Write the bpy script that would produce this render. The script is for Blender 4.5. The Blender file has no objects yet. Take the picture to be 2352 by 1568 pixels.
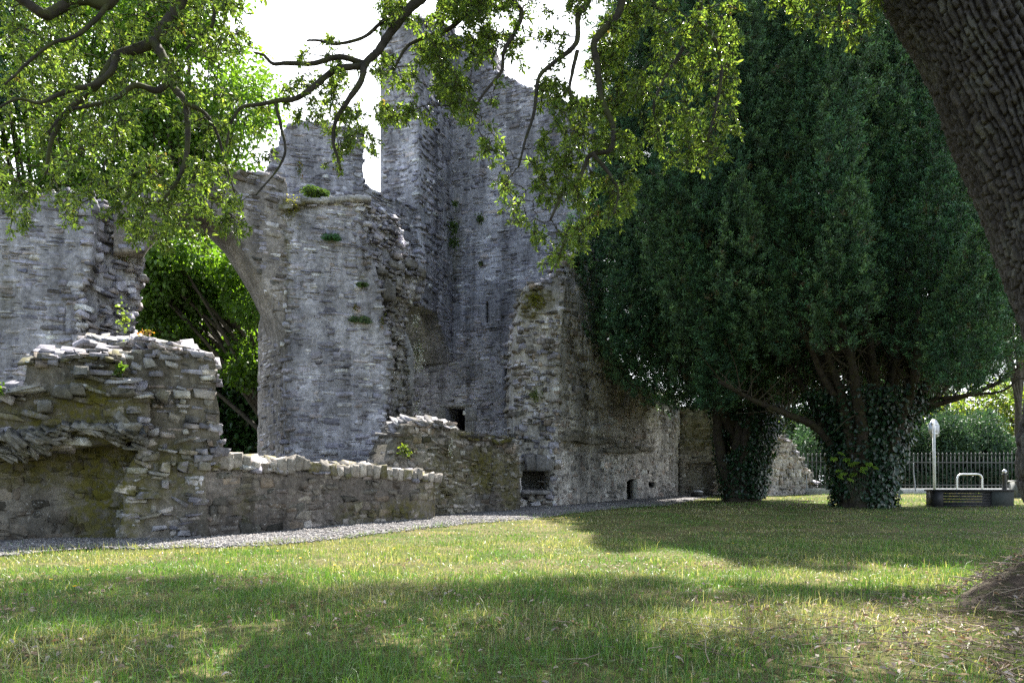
import bpy, bmesh, math, random
import numpy as np
from mathutils import Vector

rng = np.random.default_rng(11)
random.seed(11)
sc = bpy.context.scene
COL = sc.collection

# ------------------------------------------------------------------ survey of the place
# camera at the origin, 0.9 m above the lawn, looking along +Y.  at() turns a sight line + a distance into a point.
F, CX, CY, H = 1700.0, 1176.0, 1120.0, 0.9


def at(vx, vy, d):
    return np.array([(vx - CX) / F * d, d, H + (CY - vy) / F * d])


def sstep(a, b, x):
    t = np.clip((np.asarray(x, float) - a) / (b - a), 0, 1)
    return t * t * (3 - 2 * t)


# ------------------------------------------------------------------ noise
def _h(ix, iy, iz, seed):
    n = (ix.astype(np.int64) * 374761393 + iy.astype(np.int64) * 668265263 + iz.astype(np.int64) * 2147483647 + seed * 974634777) & 0xFFFFFFFF
    n = ((n ^ (n >> 13)) * 1274126177) & 0xFFFFFFFF
    n = ((n ^ (n >> 16)) * 2246822519) & 0xFFFFFFFF
    return ((n ^ (n >> 15)) & 0xFFFFFF) / float(0xFFFFFF)


def vnoise(p, seed=0):
    p = np.asarray(p, float)
    i = np.floor(p).astype(np.int64)
    f = p - i
    f = f * f * (3 - 2 * f)
    r = 0
    for dx in (0, 1):
        for dy in (0, 1):
            for dz in (0, 1):
                w = (f[:, 0] if dx else 1 - f[:, 0]) * (f[:, 1] if dy else 1 - f[:, 1]) * (f[:, 2] if dz else 1 - f[:, 2])
                r = r + w * _h(i[:, 0] + dx, i[:, 1] + dy, i[:, 2] + dz, seed)
    return r


def fbm(p, seed=0, octs=3):
    p = np.asarray(p, float)
    a, s, t = 1.0, 0.0, 0.0
    for k in range(octs):
        s = s + a * vnoise(p * 2.0 ** k, seed + k)
        t += a
        a *= 0.5
    return s / t


def n2(x, y, scale, seed=0, octs=3):
    x = np.asarray(x, float).ravel()
    y = np.asarray(y, float).ravel()
    return fbm(np.stack([x * scale, y * scale, np.zeros_like(x) + 0.37], 1), seed, octs)


def G(x, y):
    x = np.asarray(x, float)
    y = np.asarray(y, float)
    yy = np.minimum(y, 45.0)
    r = 0.027 * 1.5 * np.log1p(np.exp(np.clip((yy - 11) / 1.5, -30, 30)))
    r = r + 0.006 * np.clip(x, -12, 30) * sstep(9, 20, yy)
    und = (n2(x, y, 0.35, 3, 2).reshape(np.shape(x)) - 0.5) * 0.07 if np.size(x) else 0
    und = und * sstep(40, 25, np.abs(x) + y * 0.2)
    mound = 0.36 * np.exp(-(((x - 3.95) / 0.50) ** 2 + ((y - 5.25) / 0.55) ** 2))
    return r + und + mound


def g1(x, y):
    return float(G(np.array([x]), np.array([y]))[0])


def gp(vx, vy):
    """where the sight line meets the lawn"""
    lo, hi = 2.0, 60.0
    for _ in range(50):
        m = 0.5 * (lo + hi)
        if H + (CY - vy) / F * m > g1((vx - CX) / F * m, m):
            lo = m
        else:
            hi = m
    x, y = (vx - CX) / F * lo, lo
    return np.array([x, y, g1(x, y)])


def inpoly(px, py, poly):
    px = np.asarray(px, float)
    py = np.asarray(py, float)
    r = np.zeros(px.shape, bool)
    n = len(poly)
    j = n - 1
    for i in range(n):
        xi, yi = poly[i]
        xj, yj = poly[j]
        if yi != yj:
            r ^= ((yi > py) != (yj > py)) & (px < (xj - xi) * (py - yi) / (yj - yi) + xi)
        j = i
    return r


def polydist(px, py, poly):
    """distance to and nearest point on a polygon's outline"""
    px = np.asarray(px, float)
    py = np.asarray(py, float)
    best = np.full(px.shape, 1e9)
    bx = px.copy()
    by = py.copy()
    for i in range(len(poly)):
        ax, ay = poly[i]
        cx, cy = poly[(i + 1) % len(poly)]
        dx, dy = cx - ax, cy - ay
        L = dx * dx + dy * dy + 1e-12
        t = np.clip(((px - ax) * dx + (py - ay) * dy) / L, 0, 1)
        qx, qy = ax + t * dx, ay + t * dy
        d = np.hypot(px - qx, py - qy)
        m = d < best
        best = np.where(m, d, best)
        bx = np.where(m, qx, bx)
        by = np.where(m, qy, by)
    return best, bx, by


# ------------------------------------------------------------------ objects
def tag(o, label=None, cat=None, group=None, kind=None):
    if label:
        o['label'] = label
    if cat:
        o['category'] = cat
    if group:
        o['group'] = group
    if kind:
        o['kind'] = kind
    return o


def thing(name, loc, label, cat, group=None):
    o = bpy.data.objects.new(name, None)
    o.empty_display_size = 0.2
    COL.objects.link(o)
    o.location = [float(v) for v in loc]
    return tag(o, label, cat, group)


class Geo:
    """collects faces (quads and tris) with a colour per vertex"""

    def __init__(self):
        self.v, self.f4, self.f3, self.c, self.n = [], [], [], [], 0

    def add(self, v, f, col=None):
        v = np.asarray(v, float).reshape(-1, 3)
        f = np.asarray(f, np.int64)
        if len(v) == 0 or f.size == 0:
            return
        (self.f4 if f.shape[1] == 4 else self.f3).append(f + self.n)
        self.v.append(v)
        if col is None:
            col = (1, 1, 1, 0)
        col = np.asarray(col, float)
        if col.ndim == 1:
            col = np.tile(col, (len(v), 1))
        if col.shape[1] == 3:
            col = np.hstack([col, np.zeros((len(col), 1))])
        self.c.append(col)
        self.n += len(v)

    def more(self, f):
        """more faces on the vertices already added (absolute indices)"""
        f = np.asarray(f, np.int64)
        if f.size:
            (self.f4 if f.shape[1] == 4 else self.f3).append(f)

    def box(self, c, s, col=None, rz=0.0):
        c = np.asarray(c, float)
        s = np.asarray(s, float) / 2
        p = np.array([[x, y, z] for z in (-1, 1) for y in (-1, 1) for x in (-1, 1)], float) * s
        ca, sa = math.cos(rz), math.sin(rz)
        p = np.stack([p[:, 0] * ca - p[:, 1] * sa, p[:, 0] * sa + p[:, 1] * ca, p[:, 2]], 1) + c
        self.add(p, [[0, 2, 3, 1], [4, 5, 7, 6], [0, 1, 5, 4], [2, 6, 7, 3], [0, 4, 6, 2], [1, 3, 7, 5]], col)

    def tube(self, pts, rad, seg=8, col=None, wob=0.0, cap=True):
        pts = np.asarray(pts, float)
        rad = np.broadcast_to(np.asarray(rad, float), (len(pts),))
        t = np.gradient(pts, axis=0)
        t /= np.linalg.norm(t, axis=1, keepdims=True) + 1e-9
        ref = np.array([0.31, 0.87, 0.38])
        a = np.cross(t, ref)
        a /= np.linalg.norm(a, axis=1, keepdims=True) + 1e-9
        b = np.cross(t, a)
        th = np.arange(seg) / seg * 2 * np.pi
        ring = a[:, None, :] * np.cos(th)[None, :, None] + b[:, None, :] * np.sin(th)[None, :, None]
        r = rad[:, None, None] * (1 + wob * (rng.random((len(pts), seg, 1)) - 0.5))
        v = (pts[:, None, :] + ring * r).reshape(-1, 3)
        i = np.arange(len(pts) - 1)[:, None] * seg
        j = np.arange(seg)[None, :]
        k = (j + 1) % seg
        f = np.stack([i + j, i + k, i + seg + k, i + seg + j], -1).reshape(-1, 4)
        n0 = self.n
        self.add(v, f, col)
        if cap:
            m = len(pts)
            c0 = self.n
            self.add(np.array([pts[0], pts[-1]]), np.array([[0, 0, 0]]), col)
            self.f3.pop()
            tri = [[c0, n0 + (q + 1) % seg, n0 + q] for q in range(seg)] + [[c0 + 1, n0 + (m - 1) * seg + q, n0 + (m - 1) * seg + (q + 1) % seg] for q in range(seg)]
            self.more(tri)

    def build(self, name, mat, parent=None, smooth=False):
        v = np.concatenate(self.v) if self.v else np.zeros((0, 3))
        q = np.concatenate(self.f4) if self.f4 else np.zeros((0, 4), np.int64)
        t = np.concatenate(self.f3) if self.f3 else np.zeros((0, 3), np.int64)
        off = np.zeros(3)
        if parent is not None:
            p = parent
            while p is not None:
                off = off + np.array(p.location)
                p = p.parent
        me = bpy.data.meshes.new(name)
        me.vertices.add(len(v))
        me.vertices.foreach_set('co', (v - off).astype(np.float32).ravel())
        loops = np.concatenate([q.ravel(), t.ravel()]).astype(np.int32)
        me.loops.add(len(loops))
        me.loops.foreach_set('vertex_index', loops)
        me.polygons.add(len(q) + len(t))
        st = np.concatenate([np.arange(len(q)) * 4, len(q) * 4 + np.arange(len(t)) * 3]).astype(np.int32)
        me.polygons.foreach_set('loop_start', st)
        if smooth:
            me.polygons.foreach_set('use_smooth', np.ones(len(st), bool))
        me.update(calc_edges=True)
        at_ = me.attributes.new('Col', 'FLOAT_COLOR', 'POINT')
        at_.data.foreach_set('color', np.concatenate(self.c).astype(np.float32).ravel())
        me.materials.append(mat)
        me.validate()
        o = bpy.data.objects.new(name, me)
        COL.objects.link(o)
        if parent is not None:
            o.parent = parent
        return o


def spline(pts, n):
    """Catmull-Rom through pts, n points"""
    p = np.asarray(pts, float)
    p = np.vstack([2 * p[0] - p[1], p, 2 * p[-1] - p[-2]])
    m = len(p) - 3
    u = np.linspace(0, m - 1e-6, n)
    i = u.astype(int)
    t = (u - i)[:, None]
    a, b, c, d = p[i], p[i + 1], p[i + 2], p[i + 3]
    return 0.5 * (2 * b + (c - a) * t + (2 * a - 5 * b + 4 * c - d) * t ** 2 + (3 * b - a - 3 * c + d) * t ** 3)


def unit(v):
    return v / (np.linalg.norm(v, axis=-1, keepdims=True) + 1e-9)


def add_leaves(g, pos, dirs, L, W, cols, fold=0.25, curl=0.15, nrm=None):
    """folded six-cornered leaves: pos = stalk end, dirs = towards the tip"""
    n = len(pos)
    d = unit(dirs)
    if nrm is None:
        nrm = rng.normal(size=(n, 3)) + np.array([0, 0, 0.9])
    s = unit(np.cross(d, nrm))
    u = unit(np.cross(s, d))
    L = np.broadcast_to(L, (n,))[:, None]
    W = np.broadcast_to(W, (n,))[:, None]
    f = fold * W
    tip = pos + d * L - u * L * curl
    l1 = pos + d * L * 0.33 + s * W * 0.46 + u * f
    l2 = pos + d * L * 0.70 + s * W * 0.40 + u * (f - L * curl * 0.4)
    r1 = pos + d * L * 0.33 - s * W * 0.46 + u * f
    r2 = pos + d * L * 0.70 - s * W * 0.40 + u * (f - L * curl * 0.4)
    v = np.stack([pos, l1, l2, tip, r2, r1], 1).reshape(-1, 3)
    b = np.arange(n)[:, None] * 6
    f4 = np.concatenate([b + np.array([[0, 3, 2, 1]]), b + np.array([[0, 5, 4, 3]])])
    g.add(v, f4, np.repeat(cols, 6, axis=0))


def rnd_cols(n, pal, var=0.18):
    pal = np.asarray(pal, float)
    c = pal[rng.integers(0, len(pal), n)]
    return np.clip(c * (1 + rng.normal(0, var, (n, 1))), 0.004, 0.9)


# ------------------------------------------------------------------ materials
def new_mat(name):
    m = bpy.data.materials.new(name)
    m.use_nodes = True
    nt = m.node_tree
    nt.nodes.clear()
    out = nt.nodes.new('ShaderNodeOutputMaterial')
    return m, nt, out


def nd(nt, typ, **kw):
    n = nt.nodes.new(typ)
    for k, v in kw.items():
        if k.startswith('i_'):
            n.inputs[k[2:].replace('_', ' ')].default_value = v
        else:
            setattr(n, k, v)
    return n


def noise_node(nt, scale, detail=4, rough=0.6, coord=None):
    n = nd(nt, 'ShaderNodeTexNoise')
    n.inputs['Scale'].default_value = scale
    n.inputs['Detail'].default_value = detail
    n.inputs['Roughness'].default_value = rough
    if coord is not None:
        nt.links.new(coord, n.inputs['Vector'])
    return n.outputs['Fac']


def ramp(nt, src, a, b, va=0.0, vb=1.0):
    r = nd(nt, 'ShaderNodeMapRange', interpolation_type='SMOOTHSTEP')
    r.inputs['From Min'].default_value = a
    r.inputs['From Max'].default_value = b
    r.inputs['To Min'].default_value = va
    r.inputs['To Max'].default_value = vb
    nt.links.new(src, r.inputs['Value'])
    return r.outputs['Result']


def mix(nt, fac, a, b, mode='MIX'):
    m = nd(nt, 'ShaderNodeMix', data_type='RGBA', blend_type=mode)
    for s, v in ((m.inputs['Factor'], fac), (m.inputs['A'], a), (m.inputs['B'], b)):
        pass
    fi, ai, bi = m.inputs[0], m.inputs[6], m.inputs[7]
    for s, v in ((fi, fac), (ai, a), (bi, b)):
        if hasattr(v, 'links'):
            nt.links.new(v, s)
        elif isinstance(v, (int, float)):
            s.default_value = v
        else:
            s.default_value = (*v, 1.0)
    return m.outputs[2]


def mul(nt, a, b):
    m = nd(nt, 'ShaderNodeMath', operation='MULTIPLY')
    for s, v in ((m.inputs[0], a), (m.inputs[1], b)):
        if hasattr(v, 'links'):
            nt.links.new(v, s)
        else:
            s.default_value = v
    return m.outputs[0]


def col_attr(nt):
    a = nd(nt, 'ShaderNodeAttribute', attribute_name='Col')
    return a.outputs['Color'], a.outputs['Alpha']


def mat_stone(name, lichen=0.5, bump=0.6):
    m, nt, out = new_mat(name)
    c, moss = col_attr(nt)
    geo = nd(nt, 'ShaderNodeNewGeometry')
    P = geo.outputs['Position']
    big = ramp(nt, noise_node(nt, 0.7, 3, 0.6, P), 0.3, 0.72, 0.62, 1.25)
    mid = ramp(nt, noise_node(nt, 9, 5, 0.65, P), 0.25, 0.75, 0.62, 1.4)
    vm = nd(nt, 'ShaderNodeMapping')
    vm.inputs['Scale'].default_value = (1.6, 1.6, 0.16)
    nt.links.new(P, vm.inputs['Vector'])
    streak = ramp(nt, noise_node(nt, 1.2, 5, 0.65, vm.outputs[0]), 0.34, 0.62, 0.62, 1.15)
    k = mul(nt, mul(nt, big, mid), streak)
    cc = nd(nt, 'ShaderNodeVectorMath', operation='SCALE')
    nt.links.new(c, cc.inputs[0])
    nt.links.new(k, cc.inputs['Scale'])
    col = cc.outputs[0]
    li = mul(nt, ramp(nt, noise_node(nt, 16, 6, 0.7, P), 0.56, 0.68), ramp(nt, noise_node(nt, 1.6, 3, 0.6, P), 0.42, 0.62))
    col = mix(nt, mul(nt, li, lichen), col, (0.50, 0.50, 0.50))
    mo = ramp(nt, noise_node(nt, 7, 5, 0.7, P), 0.33, 0.6)
    mc = mix(nt, noise_node(nt, 14, 3, 0.6, P), (0.035, 0.038, 0.008), (0.16, 0.14, 0.02))
    col = mix(nt, mul(nt, mo, moss), col, mc)
    b = nd(nt, 'ShaderNodeBump')
    b.inputs['Strength'].default_value = bump
    b.inputs['Distance'].default_value = 0.06
    nt.links.new(noise_node(nt, 13, 8, 0.72, P), b.inputs['Height'])
    p = nd(nt, 'ShaderNodeBsdfPrincipled')
    p.inputs['Roughness'].default_value = 0.88
    p.inputs['Specular IOR Level'].default_value = 0.25
    nt.links.new(col, p.inputs['Base Color'])
    nt.links.new(b.outputs[0], p.inputs['Normal'])
    nt.links.new(p.outputs[0], out.inputs[0])
    return m


def mat_leaf(name, trans=0.45, rough=0.45, tint=(1.5, 1.6, 0.5), spec=0.5):
    m, nt, out = new_mat(name)
    c, _ = col_attr(nt)
    p = nd(nt, 'ShaderNodeBsdfPrincipled')
    p.inputs['Roughness'].default_value = rough
    p.inputs['Specular IOR Level'].default_value = spec
    nt.links.new(c, p.inputs['Base Color'])
    t = nd(nt, 'ShaderNodeBsdfTranslucent')
    nt.links.new(mix(nt, 1.0, c, tint, 'MULTIPLY'), t.inputs['Color'])
    ms = nd(nt, 'ShaderNodeMixShader')
    ms.inputs[0].default_value = trans
    nt.links.new(p.outputs[0], ms.inputs[1])
    nt.links.new(t.outputs[0], ms.inputs[2])
    nt.links.new(ms.outputs[0], out.inputs[0])
    return m


def mat_attr(name, rough=0.85, nscale=12, lo=0.6, hi=1.3, bump=0.5, dist=0.02, metal=0.0, spec=0.3, moss=None):
    m, nt, out = new_mat(name)
    c, a = col_attr(nt)
    geo = nd(nt, 'ShaderNodeNewGeometry')
    P = geo.outputs['Position']
    k = ramp(nt, noise_node(nt, nscale, 5, 0.65, P), 0.28, 0.72, lo, hi)
    cc = nd(nt, 'ShaderNodeVectorMath', operation='SCALE')
    nt.links.new(c, cc.inputs[0])
    nt.links.new(k, cc.inputs['Scale'])
    col = cc.outputs[0]
    if moss:
        col = mix(nt, mul(nt, ramp(nt, noise_node(nt, 6, 4, 0.6, P), 0.45, 0.62), moss[3]), col, moss[:3])
    p = nd(nt, 'ShaderNodeBsdfPrincipled')
    p.inputs['Roughness'].default_value = rough
    p.inputs['Metallic'].default_value = metal
    p.inputs['Specular IOR Level'].default_value = spec
    nt.links.new(col, p.inputs['Base Color'])
    if bump:
        b = nd(nt, 'ShaderNodeBump')
        b.inputs['Strength'].default_value = bump
        b.inputs['Distance'].default_value = dist
        nt.links.new(noise_node(nt, nscale * 2, 6, 0.7, P), b.inputs['Height'])
        nt.links.new(b.outputs[0], p.inputs['Normal'])
    nt.links.new(p.outputs[0], out.inputs[0])
    return m


def mat_ground():
    m, nt, out = new_mat('lawn soil and thatch')
    geo = nd(nt, 'ShaderNodeNewGeometry')
    P = geo.outputs['Position']
    a = ramp(nt, noise_node(nt, 0.9, 4, 0.6, P), 0.38, 0.62)
    col = mix(nt, a, (0.060, 0.082, 0.018), (0.15, 0.13, 0.06))
    col = mix(nt, ramp(nt, noise_node(nt, 22, 5, 0.7, P), 0.4, 0.65), col, (0.05, 0.042, 0.022))
    b = nd(nt, 'ShaderNodeBump')
    b.inputs['Strength'].default_value = 0.8
    b.inputs['Distance'].default_value = 0.05
    nt.links.new(noise_node(nt, 18, 6, 0.7, P), b.inputs['Height'])
    p = nd(nt, 'ShaderNodeBsdfPrincipled')
    p.inputs['Roughness'].default_value = 0.95
    p.inputs['Specular IOR Level'].default_value = 0.1
    nt.links.new(col, p.inputs['Base Color'])
    nt.links.new(b.outputs[0], p.inputs['Normal'])
    nt.links.new(p.outputs[0], out.inputs[0])
    return m


M = dict(
    stone=mat_stone('weathered limestone', 0.75, 0.65),
    mortar=mat_stone('old lime mortar', 0.45, 0.7),
    oakleaf=mat_leaf('evergreen oak leaf', 0.54, 0.34, (2.6, 2.6, 0.85), 0.5),
    bgleaf=mat_leaf('sunlit broad leaf', 0.5, 0.5, (1.9, 2.0, 0.5), 0.4),
    yew=mat_leaf('yew needles', 0.18, 0.5, (1.3, 1.5, 0.6), 0.3),
    cypress=mat_leaf('cypress sprays', 0.25, 0.6, (1.2, 1.4, 0.7), 0.3),
    ivy=mat_leaf('ivy leaf', 0.2, 0.3, (1.3, 1.6, 0.5), 0.5),
    grass=mat_leaf('grass blade', 0.38, 0.42, (1.6, 1.6, 0.6), 0.5),
    litter=mat_leaf('dry leaf', 0.2, 0.7, (1.3, 1.1, 0.8), 0.2),
    petal=mat_leaf('petal', 0.3, 0.5, (1.0, 1.0, 0.8), 0.3),
    bark=mat_attr('oak bark', 0.9, 14, 0.6, 1.3, 0.7, 0.03),
    limb=mat_attr('mossy limb bark', 0.9, 9, 0.55, 1.3, 0.6, 0.02, moss=(0.055, 0.065, 0.012, 0.55)),
    yewbark=mat_attr('yew bark', 0.85, 5, 0.55, 1.3, 0.7, 0.03, moss=(0.05, 0.055, 0.015, 0.4)),
    gravel=mat_attr('gravel', 0.9, 40, 0.7, 1.3, 0.6, 0.01),
    soil=mat_ground(),
    iron=mat_attr('painted iron', 0.5, 6, 0.85, 1.1, 0.1, 0.004, 0.0, 0.4),
    steel=mat_attr('galvanised steel', 0.4, 5, 0.85, 1.1, 0.05, 0.004, 0.75, 0.5),
    paint=mat_attr('weathered paint', 0.5, 6, 0.85, 1.1, 0.1, 0.004),
    wood=mat_attr('dark timber', 0.6, 8, 0.7, 1.2, 0.3, 0.006),
    concrete=mat_attr('concrete', 0.9, 9, 0.75, 1.15, 0.3, 0.008),
)

# ------------------------------------------------------------------ ground
xs = np.concatenate([[-500, -250, -120, -70, -45, -32], np.arange(-24, 30, 0.16), [36, 48, 70, 120, 250, 500]])
ys = np.concatenate([[-200, -80, -30, -12, -5], np.arange(-2, 42, 0.16), [46, 52, 60, 75, 100, 160, 300, 600]])
gx, gy = np.meshgrid(xs, ys)
gz = G(gx, gy) + (n2(gx, gy, 2.2, 9, 3).reshape(gx.shape) - 0.5) * 0.05 * (np.abs(gx) < 30)
nx = len(xs)
i = (np.arange(len(ys) - 1)[:, None] * nx + np.arange(nx - 1)[None, :]).ravel()
g = Geo()
g.add(np.stack([gx.ravel(), gy.ravel(), gz.ravel()], 1), np.stack([i, i + 1, i + nx + 1, i + nx], 1))
tag(g.build('lawn', M['soil'], smooth=True), kind='structure')

# gravel path along the foot of the walls: its lawn edge, as sighted
EDGE = [(-420, 1330), (-150, 1300), (0, 1281), (150, 1265), (330, 1262), (500, 1260), (640, 1252), (750, 1244), (925, 1221), (1060, 1206), (1199, 1195), (1363, 1174), (1463, 1164), (1538, 1160), (1642, 1139)]
EV = np.array(EDGE, float)


def on_lawn(x, y, z, slack=0.0):
    vx = CX + F * x / y
    vy = CY - F * (z - H) / y
    lim = np.interp(vx, EV[:, 0], EV[:, 1]) + (n2(x, y, 1.3, 21, 2) - 0.5) * 10 * np.clip(12 / y, 0.4, 1)
    return (vy > lim + slack - 3.0) | (vx > 1655)


ed = np.array([gp(*e) for e in EDGE])
ed = spline(ed, 160)
g = Geo()
W_ = np.concatenate([np.arange(-0.12, 2.4, 0.12), [3.2, 4.5, 6.0]])
dirn = unit(np.array([-0.62, 0.78, 0.0]))
vv = ed[:, None, :] + dirn[None, None, :] * W_[None, :, None]
vv = vv.reshape(-1, 3)
vv[:, 2] = G(vv[:, 0], vv[:, 1]) + np.tile(-0.07 + 0.10 * sstep(-0.12, 0.3, W_), len(ed)) + (n2(vv[:, 0], vv[:, 1], 3, 5, 3) - 0.5) * 0.05
nw = len(W_)
i = (np.arange(len(ed) - 1)[:, None] * nw + np.arange(nw - 1)[None, :]).ravel()
cg = np.array([0.11, 0.105, 0.108]) * (0.8 + 0.4 * n2(vv[:, 0], vv[:, 1], 6, 31))[:, None]
g.add(vv, np.stack([i, i + nw, i + nw + 1, i + 1], 1), cg)
tag(g.build('gravel_path', M['gravel'], smooth=True), kind='structure')


def octa(g, pos, size, cols):
    n = len(pos)
    b = np.array([[1, 0, 0], [-1, 0, 0], [0, 1, 0], [0, -1, 0], [0, 0, 0.7], [0, 0, -0.7]], float)
    s = size[:, None, None] * (0.6 + 0.8 * rng.random((n, 6, 1)))
    a = rng.random(n) * 6.28
    ca, sa = np.cos(a)[:, None], np.sin(a)[:, None]
    bx = b[None, :, 0] * ca - b[None, :, 1] * sa
    by = b[None, :, 0] * sa + b[None, :, 1] * ca
    bz = np.broadcast_to(b[None, :, 2], bx.shape)
    v = np.stack([bx, by, bz], -1) * s + pos[:, None, :]
    f = np.array([[0, 2, 4], [2, 1, 4], [1, 3, 4], [3, 0, 4], [2, 0, 5], [1, 2, 5], [3, 1, 5], [0, 3, 5]])
    ff = (np.arange(n)[:, None, None] * 6 + f[None]).reshape(-1, 3)
    g.add(v.reshape(-1, 3), ff, np.repeat(cols, 6, axis=0))


n = 26000
k = rng.random(n) ** 1.2 * (len(ed) - 1)
k0 = np.clip(k.astype(int), 0, len(ed) - 2)
bp = ed[k0] + (ed[k0 + 1] - ed[k0]) * (k - k0)[:, None] + dirn * (rng.random(n) ** 0.8 * 2.3 - 0.15)[:, None]
bp[:, 2] = G(bp[:, 0], bp[:, 1]) + 0.033 + (n2(bp[:, 0], bp[:, 1], 3, 5, 3) - 0.5) * 0.05
g = Geo()
octa(g, bp, 0.012 + 0.016 * rng.random(n) ** 2, rnd_cols(n, [(0.17, 0.165, 0.17), (0.12, 0.118, 0.122), (0.28, 0.27, 0.265), (0.16, 0.14, 0.13), (0.08, 0.08, 0.088)]))
tag(g.build('loose_gravel', M['gravel']), 'loose grey chippings lying on the path at the foot of the walls', 'gravel', kind='stuff')

# ------------------------------------------------------------------ masonry
GREYS = [(0.35, 0.335, 0.385), (0.27, 0.26, 0.31), (0.42, 0.41, 0.45), (0.20, 0.195, 0.235), (0.35, 0.315, 0.32), (0.52, 0.51, 0.54), (0.30, 0.29, 0.34)]
BROWNS = [(0.34, 0.31, 0.295), (0.26, 0.24, 0.23), (0.40, 0.365, 0.34), (0.20, 0.19, 0.185), (0.31, 0.255, 0.225), (0.45, 0.435, 0.42)]
DARKS = [(0.17, 0.15, 0.135), (0.13, 0.115, 0.105), (0.22, 0.20, 0.175), (0.105, 0.10, 0.09), (0.19, 0.155, 0.125)]
SLAB = dict(l=(0.14, 0.52), h=(0.06, 0.175), prot=(-0.026, 0.020), rot=3, gap=0.022, pal=GREYS)
COURSE = dict(l=(0.14, 0.5), h=(0.06, 0.17), prot=(-0.028, 0.022), rot=3, gap=0.022, pal=GREYS)
RUBBLE = dict(l=(0.10, 0.34), h=(0.06, 0.19), prot=(-0.04, 0.12), rot=11, gap=0.02, pal=GREYS)
RANGE = dict(l=(0.12, 0.40), h=(0.08, 0.22), prot=(-0.02, 0.025), rot=5, gap=0.02, pal=BROWNS + [(0.46, 0.44, 0.42), (0.38, 0.36, 0.35)])
BIG = dict(l=(0.14, 0.46), h=(0.10, 0.25), prot=(-0.025, 0.03), rot=4, gap=0.018, pal=BROWNS)


class Stones:
    def __init__(self):
        self.rows = []

    def add(self, c, ux, uy, uz, dims, col, moss):
        self.rows.append((c, ux, uy, uz, dims, col, moss))

    def emit(self, g, rough=0.16):
        if not self.rows:
            return
        n = len(self.rows)
        C = np.array([r[0] for r in self.rows])
        U = np.array([r[1] for r in self.rows])
        N = np.array([r[2] for r in self.rows])
        Z = np.array([r[3] for r in self.rows])
        D = np.array([r[4] for r in self.rows])          # along u, along n (depth), along z
        K = np.array([np.append(r[5], r[6]) for r in self.rows])
        sq = np.array([(-1, -1), (1, -1), (1, 1), (-1, 1)], float)
        L = np.zeros((n, 16, 3))
        # back ring, shoulder ring, face ring, inner face ring
        for r, (k, y) in enumerate(((0.97, -0.5), (1.0, 0.36), (0.95, 0.46), (0.6, 0.5))):
            L[:, r * 4:r * 4 + 4, 0] = sq[None, :, 0] * 0.5 * k
            L[:, r * 4:r * 4 + 4, 2] = sq[None, :, 1] * 0.5 * k
            L[:, r * 4:r * 4 + 4, 1] = y
        jit = rng.normal(0, 1, (n, 16, 3)) * rough * np.array([0.5, 0.30, 0.75])
        jit[:, :4] *= 0.3
        jit[:, 4:8, 1] *= 0.9
        # shoulder and face corners move together so that edges stay shared
        jit[:, 8:12] = jit[:, 4:8] * 0.8 + jit[:, 8:12] * 0.45
        L = L + jit
        L = L * D[:, None, :]
        v = C[:, None, :] + L[..., 0:1] * U[:, None, :] + L[..., 1:2] * N[:, None, :] + L[..., 2:3] * Z[:, None, :]
        f = []
        for r in range(3):
            for q in range(4):
                a, b = r * 4 + q, r * 4 + (q + 1) % 4
                f.append([a, b, b + 4, a + 4])
        f.append([12, 13, 14, 15])
        f.append([3, 2, 1, 0])
        f = np.array(f)
        ff = (np.arange(n)[:, None, None] * 16 + f[None]).reshape(-1, 4)
        g.add(v.reshape(-1, 3), ff, np.repeat(K, 16, axis=0))


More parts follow.
